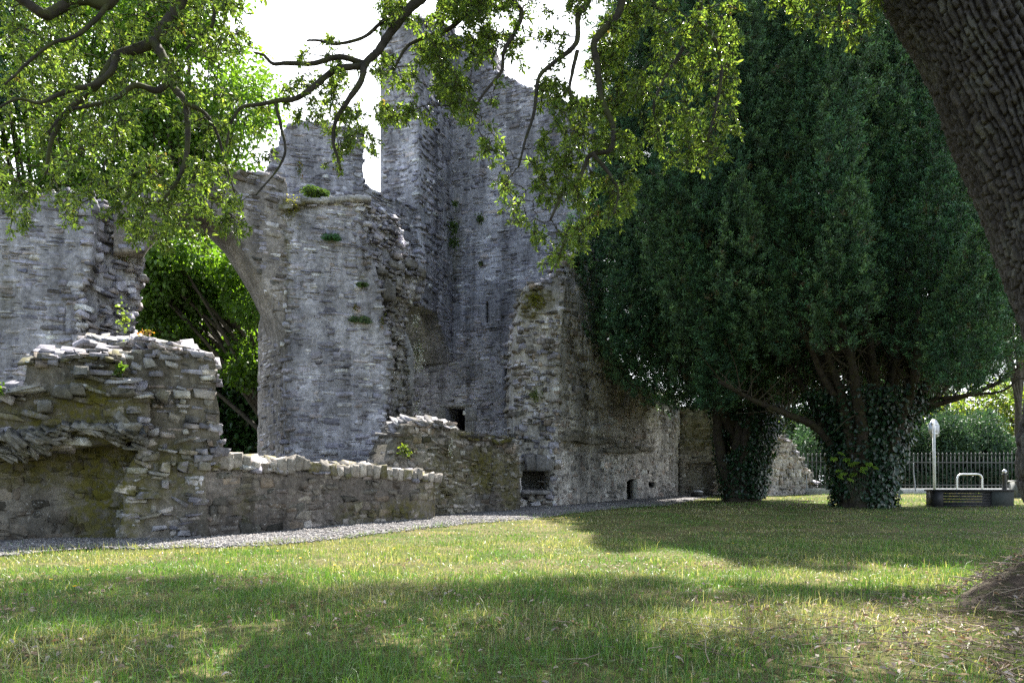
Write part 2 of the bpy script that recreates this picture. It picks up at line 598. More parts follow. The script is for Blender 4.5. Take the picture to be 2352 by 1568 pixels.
class Wall:
    """one plane of masonry: a through-the-thickness sheet of mortar core with stones laid in its face and along its broken edges"""

    def __init__(self, A, B, poly, thick, style, holes=(), moss=(), flip=False, sight=True):
        a = np.array([(A[0] - CX) / F * A[1], A[1]])
        b = np.array([(B[0] - CX) / F * B[1], B[1]])
        self.a = a
        self.u = (b - a) / np.linalg.norm(b - a)
        nrm = np.array([self.u[1], -self.u[0]])
        if nrm @ (-(a + b) / 2) < 0:
            nrm = -nrm
        if flip:
            nrm = -nrm
        self.n = nrm
        self.poly = [self.uz(*p) for p in poly]
        self.holes = [[self.uz(*p) for p in h] for h in holes]
        self.thick, self.style, self.moss = thick, style, moss
        self.front = None

    def uz(self, vx, vy):
        k = (vx - CX) / F
        s = (k * self.a[1] - self.a[0]) / (self.u[0] - k * self.u[1])
        Y = self.a[1] + self.u[1] * s
        return (s, H + (CY - vy) / F * Y)

    def pos(self, s, z, p=0.0):
        s = np.asarray(s, float)
        return np.stack([self.a[0] + self.u[0] * s + self.n[0] * p, self.a[1] + self.u[1] * s + self.n[1] * p, np.zeros_like(s) + z], -1)

    def inside(self, s, z):
        r = inpoly(s, z, self.poly)
        for h in self.holes:
            r &= ~inpoly(s, z, h)
        return r

    def mossat(self, w):
        """moss and ivy stain amount at a world point"""
        if not self.moss:
            return 0.0
        vx, vy = CX + F * w[0] / w[1], CY - F * (w[2] - H) / w[1]
        m = 0.0
        for (mx, my, rx, ry, k) in self.moss:
            q = ((vx - mx) / rx) ** 2 + ((vy - my) / ry) ** 2
            if q < 1:
                m = max(m, k * (1 - q) ** 0.5)
        return m

    def bulge(self, s, z):
        return 0.0 if self.front is None else self.front(s, z)

    def core(self, g, cell=0.09, amp=0.05, base=(0.20, 0.195, 0.19), sink=0.03):
        P_ = np.array(self.poly)
        s0, z0 = P_.min(0) - cell
        s1, z1 = P_.max(0) + cell
        ns, nz = int((s1 - s0) / cell) + 2, int((z1 - z0) / cell) + 2
        S, Zz = np.meshgrid(s0 + np.arange(ns + 1) * cell, z0 + np.arange(nz + 1) * cell)
        ins = self.inside((S[:-1, :-1] + cell / 2).ravel(), (Zz[:-1, :-1] + cell / 2).ravel()).reshape(nz, ns)
        # corners on the boundary slide onto the outline
        pad = np.pad(ins, 1)
        cnt = pad[:-1, :-1].astype(int) + pad[1:, :-1] + pad[:-1, 1:] + pad[1:, 1:]
        edge = (cnt > 0) & (cnt < 4)
        es, ez = S[edge], Zz[edge]
        bd = np.full(es.shape, 1e9)
        bs, bz = es.copy(), ez.copy()
        for pl in [self.poly] + self.holes:
            d, x, y = polydist(es, ez, pl)
            m = d < bd
            bd = np.where(m, d, bd)
            bs = np.where(m, x, bs)
            bz = np.where(m, y, bz)
        ok = bd < cell * 0.75
        es = np.where(ok, bs, es)
        ez = np.where(ok, bz, ez)
        S = S.copy()
        Zz = Zz.copy()
        S[edge] = es
        Zz[edge] = ez
        s, z = S.ravel(), Zz.ravel()
        nn = fbm(np.stack([s * 3.1, z * 3.8, np.zeros_like(s) + self.a[0]], 1), 17, 3) - 0.5
        bl = np.array([self.bulge(a, b) for a, b in zip(s, z)]) if self.front else 0.0
        fr = self.pos(s, z, 0) + np.append(self.n, 0)[None] * (nn * amp * 2 - sink + bl)[:, None]
        bk = self.pos(s, z, 0) - np.append(self.n, 0)[None] * self.thick
        nv = len(s)
        W = ns + 1
        idx = lambda r, c: r * W + c
        r, c = np.nonzero(ins)
        f = [np.stack([idx(r, c), idx(r, c + 1), idx(r + 1, c + 1), idx(r + 1, c)], 1)]
        f.append(np.stack([idx(r, c), idx(r + 1, c), idx(r + 1, c + 1), idx(r, c + 1)], 1) + nv)
        for dr, dc, p, q in ((0, -1, (0, 0), (1, 0)), (0, 1, (1, 1), (0, 1)), (-1, 0, (0, 1), (0, 0)), (1, 0, (1, 0), (1, 1))):
            nb = pad[r + 1 + dr, c + 1 + dc]
            rr, c2 = r[~nb], c[~nb]
            p0, p1 = idx(rr + p[0], c2 + p[1]), idx(rr + q[0], c2 + q[1])
            f.append(np.stack([p0, p1, p1 + nv, p0 + nv], 1))
        allv = np.concatenate([fr, bk])
        k = 0.75 + 0.5 * fbm(np.stack([s * 1.3, z * 1.3, s * 0 + 4], 1), 8, 2)
        cc = np.array(base)[None] * np.concatenate([k, k])[:, None]
        mo = np.array([self.mossat(w) for w in fr]) if self.moss else np.zeros(nv)
        cc = np.hstack([cc, np.concatenate([mo, mo * 0.5])[:, None]])
        F_ = np.concatenate(f)
        used = np.unique(F_)
        remap = np.full(len(allv), -1)
        remap[used] = np.arange(len(used))
        g.add(allv[used], remap[F_], cc[used])

    def face(self, st, style=None, where=None, skip=0.0):
        y = style or self.style
        P_ = np.array(self.poly)
        (s0, z0), (s1, z1) = P_.min(0), P_.max(0)
        n3 = np.append(self.n, 0)
        u3 = np.append(self.u, 0)
        z = z0
        pal = np.array(y['pal'])
        while z < z1:
            band = rng.random()
            h = y['h'][0] + (y['h'][1] - y['h'][0]) * band ** 1.3
            s = s0 - rng.random() * 0.3
            ws = np.arange(s0 - 0.5, s1 + 1.5, 0.25)
            wav = fbm(np.stack([ws * 0.7, np.full(ws.shape, z * 0.8), ws * 0 + 2.2], 1), 66, 2)
            while s < s1:
                l = y['l'][0] + (y['l'][1] - y['l'][0]) * rng.random() ** 1.4
                sub = [(z + h / 2, h)]
                if h > y['h'][0] * 1.7 and rng.random() < 0.35:
                    k = 0.35 + 0.3 * rng.random()
                    sub = [(z + h * k / 2, h * k), (z + h * (1 + k) / 2, h * (1 - k))]
                for (zc, hh) in sub:
                    c = s + l / 2
                    zc = zc + 0.08 * (wav[min(len(wav) - 1, int((c - s0 + 0.5) / 0.25))] - 0.5) + rng.normal(0, 0.008)
                    e = 0.38 * l
                    ts = np.array([c - e, c + e, c, c])
                    tz = np.array([zc, zc, zc - hh * 0.3, zc + hh * 0.3])
                    if rng.random() < skip or not self.inside(ts, tz).all():
                        continue
                    if where is not None and not where(c, zc):
                        continue
                    p = y['prot'][0] + (y['prot'][1] - y['prot'][0]) * rng.random() ** 1.6
                    p += self.bulge(c, zc)
                    dep = 0.24
                    w = self.pos(c, zc, p - dep / 2)
                    ro = math.radians(rng.normal(0, y['rot']))
                    yw = math.radians(rng.normal(0, y['rot'] * 1.2))
                    ux = u3 * math.cos(ro) + np.array([0, 0, math.sin(ro)])
                    uz_ = -u3 * math.sin(ro) + np.array([0, 0, math.cos(ro)])
                    un = unit(n3 + u3 * math.sin(yw) + np.array([0, 0, rng.normal(0, 0.02 * y['rot'] ** 0.7)]))
                    col = pal[rng.integers(len(pal))] * (1 + rng.normal(0, 0.2))
                    st.add(w, ux, un, uz_, (max(0.04, l - y['gap']), dep, max(0.03, hh - y['gap'])), np.clip(col, 0.03, 0.6), self.mossat(w))
                s += l
            z += h

    def slabs(self, st, pts, n, size=(0.2, 0.5), tilt=30, back=0.3, pal=None, moss=0.0):
        """broken, weather-worn tops: flat stones lying at a slope along a line"""
        pal = np.array(pal or GREYS)
        pts = np.array(pts, float)
        L = np.concatenate([[0], np.cumsum(np.linalg.norm(np.diff(pts, axis=0), axis=1))])
        for q in range(n):
            t = L[-1] * (q + rng.random()) / n
            vx, vy = np.interp(t, L, pts[:, 0]), np.interp(t, L, pts[:, 1])
            s, z = self.uz(vx, vy)
            dp = 0.2 + 0.25 * rng.random()
            b = -back * rng.random()
            a = math.radians(tilt + rng.normal(0, 9))
            n3 = np.append(self.n, 0)
            u3 = np.append(self.u, 0)
            yw = rng.normal(0, 0.3)
            ux = unit(u3 + n3 * yw + np.array([0, 0, rng.normal(0, 0.1)]))
            uz_ = unit(n3 * math.sin(a) + np.array([0, 0, math.cos(a)]) + u3 * rng.normal(0, 0.08))
            un = unit(np.cross(uz_, ux))
            if un @ n3 < 0:
                un = -un
            w = self.pos(s, z + b * -0.45 - 0.035, b + self.bulge(s, z) - 0.02)
            st.add(w, ux, un, uz_, (size[0] + (size[1] - size[0]) * rng.random(), dp, 0.03 + 0.05 * rng.random()), np.clip(pal[rng.integers(len(pal))] * (0.82 + rng.normal(0, 0.14)), 0.05, 0.5), moss * (rng.random() < 0.45))

    def edges(self, st, segs=None, step=0.2, rows=None, out=0.06, pal=None, top_only=False, deep=None, size=(0.12, 0.32), hh=(0.05, 0.14)):
        """broken edge: flat stones bedded level, sticking out of the outline all the way through the wall"""
        pal = np.array(pal or self.style['pal'])
        n3 = np.append(self.n, 0)
        u3 = np.append(self.u, 0)
        P_ = self.poly
        deep = deep or self.thick
        area = sum(P_[i][0] * P_[(i + 1) % len(P_)][1] - P_[(i + 1) % len(P_)][0] * P_[i][1] for i in range(len(P_)))
        sg = 1 if area > 0 else -1
        for i in range(len(P_)):
            if segs is not None and i not in segs:
                continue
            (ax, az), (bx, bz) = P_[i], P_[(i + 1) % len(P_)]
            L = math.hypot(bx - ax, bz - az)
            if L < 1e-4:
                continue
            ox, oz = (bz - az) / L * sg, -(bx - ax) / L * sg
            if oz < -0.985 or max(az, bz) < 0.0 or (top_only and oz < 0.3):
                continue
            n_ = max(1, int(L / step))
            for q in range(n_):
                t = (q + rng.random()) / n_
                s, z = ax + (bx - ax) * t, az + (bz - az) * t
                dd = 0.0
                while dd < deep - 0.05:
                    dl = 0.18 + 0.25 * rng.random()
                    l = size[0] + (size[1] - size[0]) * rng.random()
                    h = hh[0] + (hh[1] - hh[0]) * rng.random()
                    o = out * (rng.random() * 1.6 - 0.6)
                    w = self.pos(s - ox * (l / 2 - o) * abs(ox), z - oz * (h / 2 - o), self.bulge(s, z) - dd - dl / 2 + 0.02)
                    ro = math.radians(rng.normal(0, 6))
                    yw = rng.normal(0, 0.25)
                    ux = unit(u3 + n3 * yw + np.array([0, 0, math.sin(ro)]))
                    un = unit(n3 - u3 * yw + np.array([0, 0, rng.normal(0, 0.1)]))
                    uz_ = unit(np.cross(un, ux))
                    if uz_[2] < 0:
                        uz_ = -uz_
                    col = pal[rng.integers(len(pal))] * (1.05 + rng.normal(0, 0.17))
                    st.add(w, ux, un, uz_, (l, dl * 1.1, h), np.clip(col, 0.03, 0.6), self.mossat(w))
                    dd += dl


def masonry(root, walls, rough=0.2, cell=0.09, amp=0.055, base=(0.32, 0.315, 0.345), sink=0.013, edges=True, extra=None, name='stonework', eout=0.06):
    """walls of one building: all face stones one part, the mortar core another"""
    g = Geo()
    st = Stones()
    for w in walls:
        w.core(g, cell, amp, base, sink)
        w.face(st)
        if edges:
            w.edges(st, out=eout, segs=getattr(w, 'ragged', None))
    if extra:
        extra(st)
    g.build('mortar_core', M['mortar'], root)
    g2 = Geo()
    st.emit(g2, rough)
    return g2.build(name, M['stone'], root)


def chamber(root, w, hole, depth, name='dark_chamber', grow=0.35):
    """closed box added behind an opening to keep it dark"""
    h = np.array([w.uz(*p) for p in hole])
    (s0, z0), (s1, z1) = h.min(0) - grow, h.max(0) + grow
    a, b = -w.thick + 0.02, -w.thick - depth
    c = [w.pos(s, z, p) for p in (a, b) for (s, z) in ((s0, z0), (s1, z0), (s1, z1), (s0, z1))]
    g = Geo()
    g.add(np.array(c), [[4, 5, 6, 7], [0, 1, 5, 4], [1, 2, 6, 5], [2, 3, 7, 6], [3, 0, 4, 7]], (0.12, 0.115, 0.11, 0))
    g.build(name, M['mortar'], root)


def grille(root, w, hole, step=0.09):
    h = np.array([w.uz(*p) for p in hole])
    (s0, z0), (s1, z1) = h.min(0), h.max(0)
    g = Geo()
    z = z0
    u3 = np.append(w.u, 0)
    while z < z1:
        g.tube(np.array([w.pos(s0 - 0.02, z, -0.12), w.pos(s1 + 0.02, z, -0.12)]), 0.012, 5, (0.03, 0.03, 0.032))
        z += step
    for k in (0.33, 0.66):
        s = s0 + (s1 - s0) * k
        g.tube(np.array([w.pos(s, z0 - 0.02, -0.12), w.pos(s, z1 + 0.02, -0.12)]), 0.01, 5, (0.03, 0.03, 0.032))
    g.build('grille', M['iron'], root)


# --- tower ------------------------------------------------------
tower = thing('ruined_tower', at(1100, 1140, 28), 'tallest grey stone tower with two slit windows and a low dark doorway', 'tower')
door = [(1026, 1010), (1026, 936), (1068, 936), (1068, 1010)]
slit1 = [(1114, 741), (1114, 692), (1121.5, 692), (1121.5, 741)]
slit2 = [(1156, 896), (1156, 838), (1166, 838), (1166, 896)]
mossT = [(1230, 690, 50, 40, 1.0), (1225, 760, 30, 90, 0.5), (1040, 540, 25, 120, 0.45)]
t_front = Wall((1040, 29.5), (1360, 27.3), [(950, 1180), (950, 620), (1020, 620), (1020, 70), (1119, 100), (1128, 160), (1170, 180), (1209, 200), (1260, 222), (1304, 240), (1359, 246), (1362, 1180)], 1.6, SLAB, [door, slit1, slit2], mossT)
t_side = Wall((962, 26.3), (1042, 29.6), [(962, 38), (1042, 66), (1042, 840), (1034, 815), (1020, 770), (1000, 720), (984, 685), (968, 655), (962, 645)], 1.5, SLAB)
t_turret = Wall((880, 26.45), (963, 25.95), [(880, 700), (883, 40), (920, 30), (962, 38), (962, 700)], 1.5, SLAB)
t_back = Wall((940, 36), (1360, 33.5), [(900, 1150), (900, 120), (1000, 110), (1290, 260), (1320, 280), (1320, 1150)], 1.0, SLAB)
t_side.ragged = [0]
masonry(tower, [t_front, t_side, t_turret], cell=0.09)
g = Geo()
t_back.core(g, 0.3)
g.build('rear_wall', M['mortar'], tower)
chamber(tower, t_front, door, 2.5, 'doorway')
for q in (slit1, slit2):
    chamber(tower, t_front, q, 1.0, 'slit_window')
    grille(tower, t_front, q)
# dressed blocks round the doorway
st = Stones()
for (x0, y0, x1, y1) in ((1009, 925, 1085, 936), (1069, 936, 1096, 966), (1069, 967, 1092, 998), (1004, 937, 1025, 990)):
    a_, b_ = t_front.uz(x0, y1), t_front.uz(x1, y0)
    st.add(t_front.pos((a_[0] + b_[0]) / 2, (a_[1] + b_[1]) / 2, -0.06), np.append(t_front.u, 0), np.append(t_front.n, 0), np.array([0, 0, 1.0]), (b_[0] - a_[0], 0.22, b_[1] - a_[1]), (0.24, 0.235, 0.235), 0.0)
g = Geo()
st.emit(g, 0.05)
g.build('door_surround', M['stone'], tower)

# --- curtain wall with arch between the pier and the tower
curtain = thing('curtain_wall', at(900, 1140, 25), 'dark parapet wall sloping down between the broad pier and the tall tower', 'wall')
c1 = Wall((818, 23.6), (964, 26.4), [(815, 800), (815, 415), (830, 420), (862, 438), (905, 457), (935, 470), (964, 482), (964, 640), (950, 625), (930, 640), (900, 700)], 0.9, SLAB)
masonry(curtain, [c1], cell=0.1)
# --- upper wall behind the pier
upper = thing('upper_wall', at(725, 1140, 23.3), 'stepped wall stub with a notch of white sky on its right, rising behind the broad pier', 'wall')
u1 = Wall((610, 22.9), (834, 23.6), [(612, 800), (614, 388), (618, 385), (620, 342), (640, 337), (646, 305), (662, 286), (700, 278), (764, 282), (770, 292), (828, 296), (833, 300), (833, 800)], 1.0, SLAB)
masonry(upper, [u1], cell=0.1)
# --- arch wall on the left
archw = thing('arch_wall', at(500, 1150, 19), 'wall with a broken arch framing bright trees, springing from the pier', 'wall')
ar = [(337, 1120), (335, 800), (335, 600), (350, 545), (385, 505), (440, 485), (495, 500), (540, 545), (575, 600), (602, 645), (628, 700), (646, 760), (653, 830)]
a1 = Wall((300, 18.4), (654, 20.4), [(262, 580), (262, 462), (300, 450), (400, 435), (470, 415), (560, 393), (600, 396), (640, 402), (660, 420), (660, 830)] + ar[::-1][0:10] + [(335, 575)], 1.5, dict(SLAB, pal=DARKS + GREYS))
# the jamb of the arch: runs back to the left
a2 = Wall((654, 20.4), (590, 22.2), [(654, 1150), (654, 770), (640, 730), (600, 700), (592, 760), (590, 1150)], 0.5, dict(SLAB, pal=BROWNS + GREYS))
a1.ragged = range(1, 8)      # only the top is broken: the arch itself keeps its curve
a2.ragged = []
masonry(archw, [a1, a2], cell=0.07, base=(0.235, 0.215, 0.20))
# --- broad pier
pier = thing('stone_pier', at(750, 1140, 21), 'broad stone pier with a crumbling right edge, ferns sprouting from its face', 'pier')
mossP = [(665, 465, 45, 30, 1.0), (658, 560, 14, 190, 0.6), (820, 735, 30, 12, 0.6), (930, 900, 60, 70, 0.5), (765, 548, 20, 20, 0.5)]
p1 = Wall((650, 20.4), (900, 21.3), [(652, 1160), (650, 482), (690, 476), (700, 466), (770, 464), (830, 459), (832, 475), (822, 520), (845, 560), (858, 600), (872, 650), (880, 720), (902, 790), (905, 850), (893, 900), (880, 1010), (900, 1160)], 1.6, SLAB, moss=mossP)
p2 = Wall((815, 20.9), (972, 23.4), [(825, 700), (820, 520), (833, 462), (870, 478), (905, 498), (918, 520), (935, 562), (958, 604), (970, 640), (972, 665), (955, 690), (950, 760), (955, 830), (960, 900), (955, 1100), (860, 1100)], 1.2, dict(RUBBLE, prot=(-0.05, 0.2)), moss=[(930, 850, 60, 170, 0.55), (900, 640, 60, 40, 0.4)])
p2.front = lambda s, z: -0.35 * float(sstep(7.0, 6.3, z)) + 0.12 * float(sstep(6.4, 7.1, z) * sstep(8.3, 7.5, z))
pier_st = masonry(pier, [p1, p2], cell=0.09, eout=0.1)
st = Stones()   # flat cap stones
for q in range(34):
    vx = 655 + q * 5.4
    w = p1.pos(*p1.uz(vx, np.interp(vx, [650, 700, 832], [482, 467, 459]) - 1), -0.1 - 0.5 * (q % 3) + rng.normal(0, 0.03))
    st.add(w, np.append(p1.u, 0), np.append(p1.n, 0), np.array([0, 0, 1.0]), (0.34 * (0.8 + 0.5 * rng.random()), 0.5, 0.13), np.array((0.3, 0.29, 0.28)) * (1 + rng.normal(0, 0.1)), p1.mossat(w))
g = Geo()
st.emit(g, 0.14)
g.build('cap_stones', M['stone'], pier)
st = Stones()
p1.slabs(st, [(700, 470), (770, 466), (830, 461)], 14, tilt=26, back=0.3)
p2.slabs(st, [(833, 464), (870, 480), (912, 502)], 14, tilt=30, back=0.5)
p2.slabs(st, [(880, 610), (930, 606), (958, 620)], 12, tilt=28, back=0.3)
for (vx, vy, sx, sz) in ((880, 668, 0.55, 0.6), (905, 650, 0.3, 0.3), (868, 628, 0.4, 0.2), (900, 615, 0.6, 0.2), (935, 610, 0.5, 0.22), (955, 630, 0.4, 0.3)):
    w = p2.pos(*p2.uz(vx, vy), 0.02)
    st.add(w, np.append(p2.u, 0), unit(np.append(p2.n, 0.1)), np.array([0, 0, 1.0]), (sx, 0.5, sz), (0.23, 0.22, 0.22), 0.15)
g = Geo()
st.emit(g, 0.14)
g.build('overhang', M['stone'], pier)

# --- left hand wall behind the foreground ruin
leftw = thing('tall_wall', at(150, 1150, 18), 'tall weathered wall with a ragged broken end, on the far left under the oak foliage', 'wall')
l1 = Wall((-150, 16.9), (185, 17.6), [(-260, 1150), (-260, 440), (-100, 430), (60, 445), (205, 440), (225, 475), (215, 520), (212, 600), (200, 640), (170, 690), (185, 720), (180, 1150)], 1.5, COURSE, moss=[(10, 640, 40, 120, 0.3)])
l2 = Wall((178, 17.6), (335, 19.4), [(160, 1100), (165, 690), (200, 640), (215, 490), (240, 462), (262, 480), (290, 520), (322, 560), (330, 620), (322, 680), (310, 730), (312, 770), (318, 830), (318, 1100)], 1.0, dict(RUBBLE, prot=(-0.08, 0.28), rot=14, l=(0.14, 0.45), h=(0.09, 0.26)), moss=[(285, 560, 20, 50, 0.35)])
masonry(leftw, [l1, l2], cell=0.09, eout=0.1)

# --- foreground ruin on the left with the stump of a vault
ruin = thing('vault_ruin', at(250, 1250, 12), 'crumbling ruin with the stump of a vault, mossy recess below, nearest on the left', 'ruin')
mossR = [(210, 930, 130, 70, 1.0), (120, 960, 150, 50, 0.9), (250, 1120, 120, 160, 1.0), (60, 1060, 160, 70, 0.8), (400, 1080, 80, 80, 0.7), (270, 880, 40, 50, 0.7)]
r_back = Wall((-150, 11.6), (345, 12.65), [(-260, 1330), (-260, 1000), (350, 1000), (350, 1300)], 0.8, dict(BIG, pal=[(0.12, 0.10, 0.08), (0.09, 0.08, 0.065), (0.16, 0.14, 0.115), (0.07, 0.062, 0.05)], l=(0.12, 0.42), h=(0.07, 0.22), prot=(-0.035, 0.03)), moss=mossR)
r_back.front = lambda s, z: 0.0
r_pier = Wall((300, 12.25), (515, 12.95), [(262, 1300), (268, 1240), (285, 1170), (280, 1110), (296, 1070), (318, 1035), (335, 1000), (300, 900), (278, 868), (275, 815), (350, 800), (440, 806), (492, 824), (500, 860), (495, 900), (505, 950), (502, 1000), (515, 1030), (505, 1060), (470, 1090), (485, 1300)], 1.0, dict(RUBBLE, pal=GREYS + BROWNS, prot=(-0.04, 0.12)), moss=mossR)
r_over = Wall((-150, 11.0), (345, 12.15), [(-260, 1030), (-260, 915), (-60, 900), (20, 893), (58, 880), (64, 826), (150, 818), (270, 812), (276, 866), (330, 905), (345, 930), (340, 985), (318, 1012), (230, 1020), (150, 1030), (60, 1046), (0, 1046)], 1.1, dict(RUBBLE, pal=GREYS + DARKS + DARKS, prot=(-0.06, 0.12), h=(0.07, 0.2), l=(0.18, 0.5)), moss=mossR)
r_top = Wall((150, 12.6), (500, 13.8), [(160, 900), (168, 815), (192, 792), (215, 784), (270, 781), (330, 781), (390, 788), (440, 798), (480, 815), (496, 834), (493, 900)], 1.1, dict(COURSE, pal=GREYS))


def ruin_extra(st):
    # slabs of the vault springing, leaning over to the left
    for q in range(150):
        vx = -120 + 440 * rng.random()
        vy = 975 + (30 + 26 * math.sin(vx * 0.021 + 1)) * rng.random() ** 0.8 + 14 * (vx < 150)
        w = r_over.pos(*r_over.uz(vx, vy), -0.05 + 0.15 * rng.random() - 0.10 * (vy > 1010))
        an = math.radians(-24 - 10 * math.sin(vx * 0.03) + rng.normal(0, 13))
        u3 = np.append(r_over.u, 0)
        ux = u3 * math.cos(an) + np.array([0, 0, math.sin(an)])
        uz_ = -u3 * math.sin(an) + np.array([0, 0, math.cos(an)])
        st.add(w, ux, unit(np.append(r_over.n, -0.35)), uz_, (0.14 + 0.22 * rng.random(), 0.34, 0.025 + 0.045 * rng.random()), np.array((0.23, 0.22, 0.215)) * (1 + rng.normal(0, 0.3)), r_over.mossat(w) * 0.5)
    for (vx, vy, sx, sz, an, k) in ((305, 990, 0.48, 0.2, -10, 0.36), (282, 968, 0.26, 0.12, -50, 0.34), (65, 900, 0.6, 0.10, 12, 0.38), (150, 905, 0.3, 0.22, 0, 0.17), (190, 860, 0.3, 0.2, 0, 0.22), (182, 900, 0.28, 0.2, 0, 0.17), (375, 912, 0.22, 0.18, -30, 0.28), (285, 905, 0.4, 0.12, 2, 0.24), (105, 938, 0.22, 0.18, 5, 0.18)):
        w = r_over.pos(*r_over.uz(vx, vy), 0.0)
        an = math.radians(an)
        u3 = np.append(r_over.u, 0)
        st.add(w, u3 * math.cos(an) + np.array([0, 0, math.sin(an)]), unit(np.append(r_over.n, 0.12)), -u3 * math.sin(an) + np.array([0, 0, math.cos(an)]), (sx * 0.78, 0.45, sz * 0.8), (k * 0.78, k * 0.76, k * 0.75), 0.15)


_re = ruin_extra


def ruin_tops(st):
    _re(st)
    r_over.slabs(st, [(64, 824), (150, 818), (268, 814)], 34, (0.12, 0.3), tilt=26, pal=GREYS + DARKS, moss=0.6)
    r_over.slabs(st, [(80, 815), (250, 808)], 16, (0.12, 0.3), tilt=16, back=0.6)
    r_top.slabs(st, [(194, 792), (215, 786), (330, 786), (440, 802), (494, 834)], 46, (0.12, 0.34), tilt=26, back=0.5, moss=0.5)
    r_top.slabs(st, [(330, 792), (400, 800), (450, 814)], 12, (0.25, 0.5), tilt=34, back=0.1)
    r_over.slabs(st, [(-40, 902), (20, 896), (58, 884)], 8, tilt=24)
    r_over.slabs(st, [(276, 862), (335, 908)], 5, tilt=22, back=0.1)


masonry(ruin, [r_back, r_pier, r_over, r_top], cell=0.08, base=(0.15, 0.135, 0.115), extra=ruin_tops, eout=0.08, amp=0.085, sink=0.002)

# --- low wall in front
low = thing('low_wall', at(740, 1230, 15), 'low boundary wall topped by upright coping stones, running along the gravel', 'wall')
lw = Wall((460, 12.78), (1000, 17.3), [(440, 1300), (462, 1085), (470, 1072), (700, 1082), (850, 1092), (985, 1099), (1000, 1106), (998, 1260)], 0.55, dict(BIG, pal=DARKS + DARKS + BROWNS[:2] + [(0.22, 0.19, 0.18)]), moss=[(560, 1150, 30, 60, 0.3), (930, 1180, 70, 40, 0.8), (820, 1180, 60, 30, 0.5), (985, 1130, 30, 90, 0.6)])
masonry(low, [lw], cell=0.08, base=(0.135, 0.12, 0.11), edges=False)
st = Stones()
vx = 466.0
while vx < 996:
    wv = 11 + 13 * rng.random()
    a_, b_ = lw.uz(vx, 1080), lw.uz(vx + wv, 1080)
    hh_ = 0.17 + 0.12 * rng.random() + (0.08 if vx < 560 else 0)
    vy = np.interp(vx + wv / 2, [462, 700, 850, 1000], [1074, 1084, 1094, 1106])
    if vx < 560:
        vy -= 3
    for dd, dl in ((0.06, 0.34), (-0.28, 0.36)):
        z_ = lw.uz(vx + wv / 2, vy)[1] + hh_ / 2 - 0.02 + rng.normal(0, 0.025)
        w = lw.pos((a_[0] + b_[0]) / 2, z_, dd - dl / 2)
        st.add(w, np.append(lw.u, 0), unit(np.append(lw.n, rng.normal(0, 0.1))), unit(np.array([rng.normal(0, 0.1), 0, 1.0])), (b_[0] - a_[0] - 0.01, dl, hh_), np.array((0.25, 0.23, 0.21)) * (1 + rng.normal(0, 0.2)), 0.7 * (rng.random() < 0.22))
    vx += wv
lw.slabs(st, [(470, 1058), (560, 1062), (700, 1072), (850, 1083), (992, 1094)], 62, (0.16, 0.36), tilt=32, back=0.25, moss=0.9)
g = Geo()
st.emit(g, 0.15)
g.build('coping', M['stone'], low)
# loose blocks at the left end of the coping
st = Stones()
for q in range(16):
    vx = 468 + 90 * rng.random()
    w = lw.pos(*lw.uz(vx, 1060 + 14 * rng.random()), -0.05 - 0.4 * rng.random())
    st.add(w, unit(np.append(lw.u, 0) + rng.normal(0, 0.2, 3)), unit(np.append(lw.n, 0)), np.array([0, 0, 1.0]), (0.3, 0.3, 0.13), np.array((0.28, 0.27, 0.26)) * (1 + rng.normal(0, 0.15)), 0.0)
g = Geo()
st.emit(g, 0.14)
g.build('loose_block', M['stone'], low)

# --- mossy stub wall between pier and tower column
stub = thing('stub_wall', at(1100, 1190, 19), 'dark mossy stub wall with a pale rubble heap on top, right of the low wall', 'wall')
mossS = [(1110, 1080, 60, 60, 0.9), (1020, 1100, 70, 90, 0.6), (950, 1020, 60, 40, 0.4), (1170, 1110, 30, 80, 0.7), (1080, 1000, 50, 12, 0.9)]
s1 = Wall((880, 17.7), (1197, 20.9), [(880, 1240), (885, 1070), (905, 1020), (925, 985), (945, 965), (1000, 968), (1040, 974), (1056, 992), (1120, 1002), (1160, 1008), (1192, 1017), (1197, 1200)], 0.9, dict(RUBBLE, pal=DARKS + BROWNS, prot=(-0.02, 0.06)), moss=mossS)
s1.front = lambda s, z: 0.25 * float(sstep(2.3, 1.0, s)) * float(sstep(2.2, 1.2, z))
masonry(stub, [s1], extra=lambda st: (s1.slabs(st, [(915, 1000), (945, 966), (1040, 974), (1056, 992)], 24, (0.14, 0.34), tilt=34, back=0.4, moss=0.3), s1.slabs(st, [(1056, 994), (1190, 1016)], 20, tilt=20, back=0.4, pal=DARKS, moss=1.0)), cell=0.08, base=(0.17, 0.155, 0.135), eout=0.08)

# --- range wall: rough column against the tower, then the long wall receding to the right
rangew = thing('range_wall', at(1400, 1150, 26), 'long ruined wall with a hearth recess and a tiny doorway, receding behind the yews', 'wall')
hearth = [(1197, 1126), (1197, 1080), (1262, 1082), (1264, 1126)]
tiny = [(1440, 1170), (1440, 1106), (1448, 1100), (1464, 1099), (1464, 1170)]
put1 = [(1490, 1120), (1490, 1106), (1508, 1106), (1508, 1120)]
mossC = [(1230, 690, 50, 30, 1.0), (1215, 720, 30, 20, 0.9), (1230, 905, 20, 30, 0.7), (1230, 1075, 50, 25, 0.4)]
k1 = Wall((1180, 22.2), (1272, 22.5), [(1178, 1210), (1180, 1000), (1176, 900), (1182, 760), (1196, 700), (1212, 655), (1240, 648), (1268, 640), (1285, 600), (1300, 640), (1290, 760), (1275, 1210)], 0.8, dict(RUBBLE, pal=GREYS + DARKS), [hearth], mossC)
mossQ = [(1330, 1010, 60, 30, 0.4)]
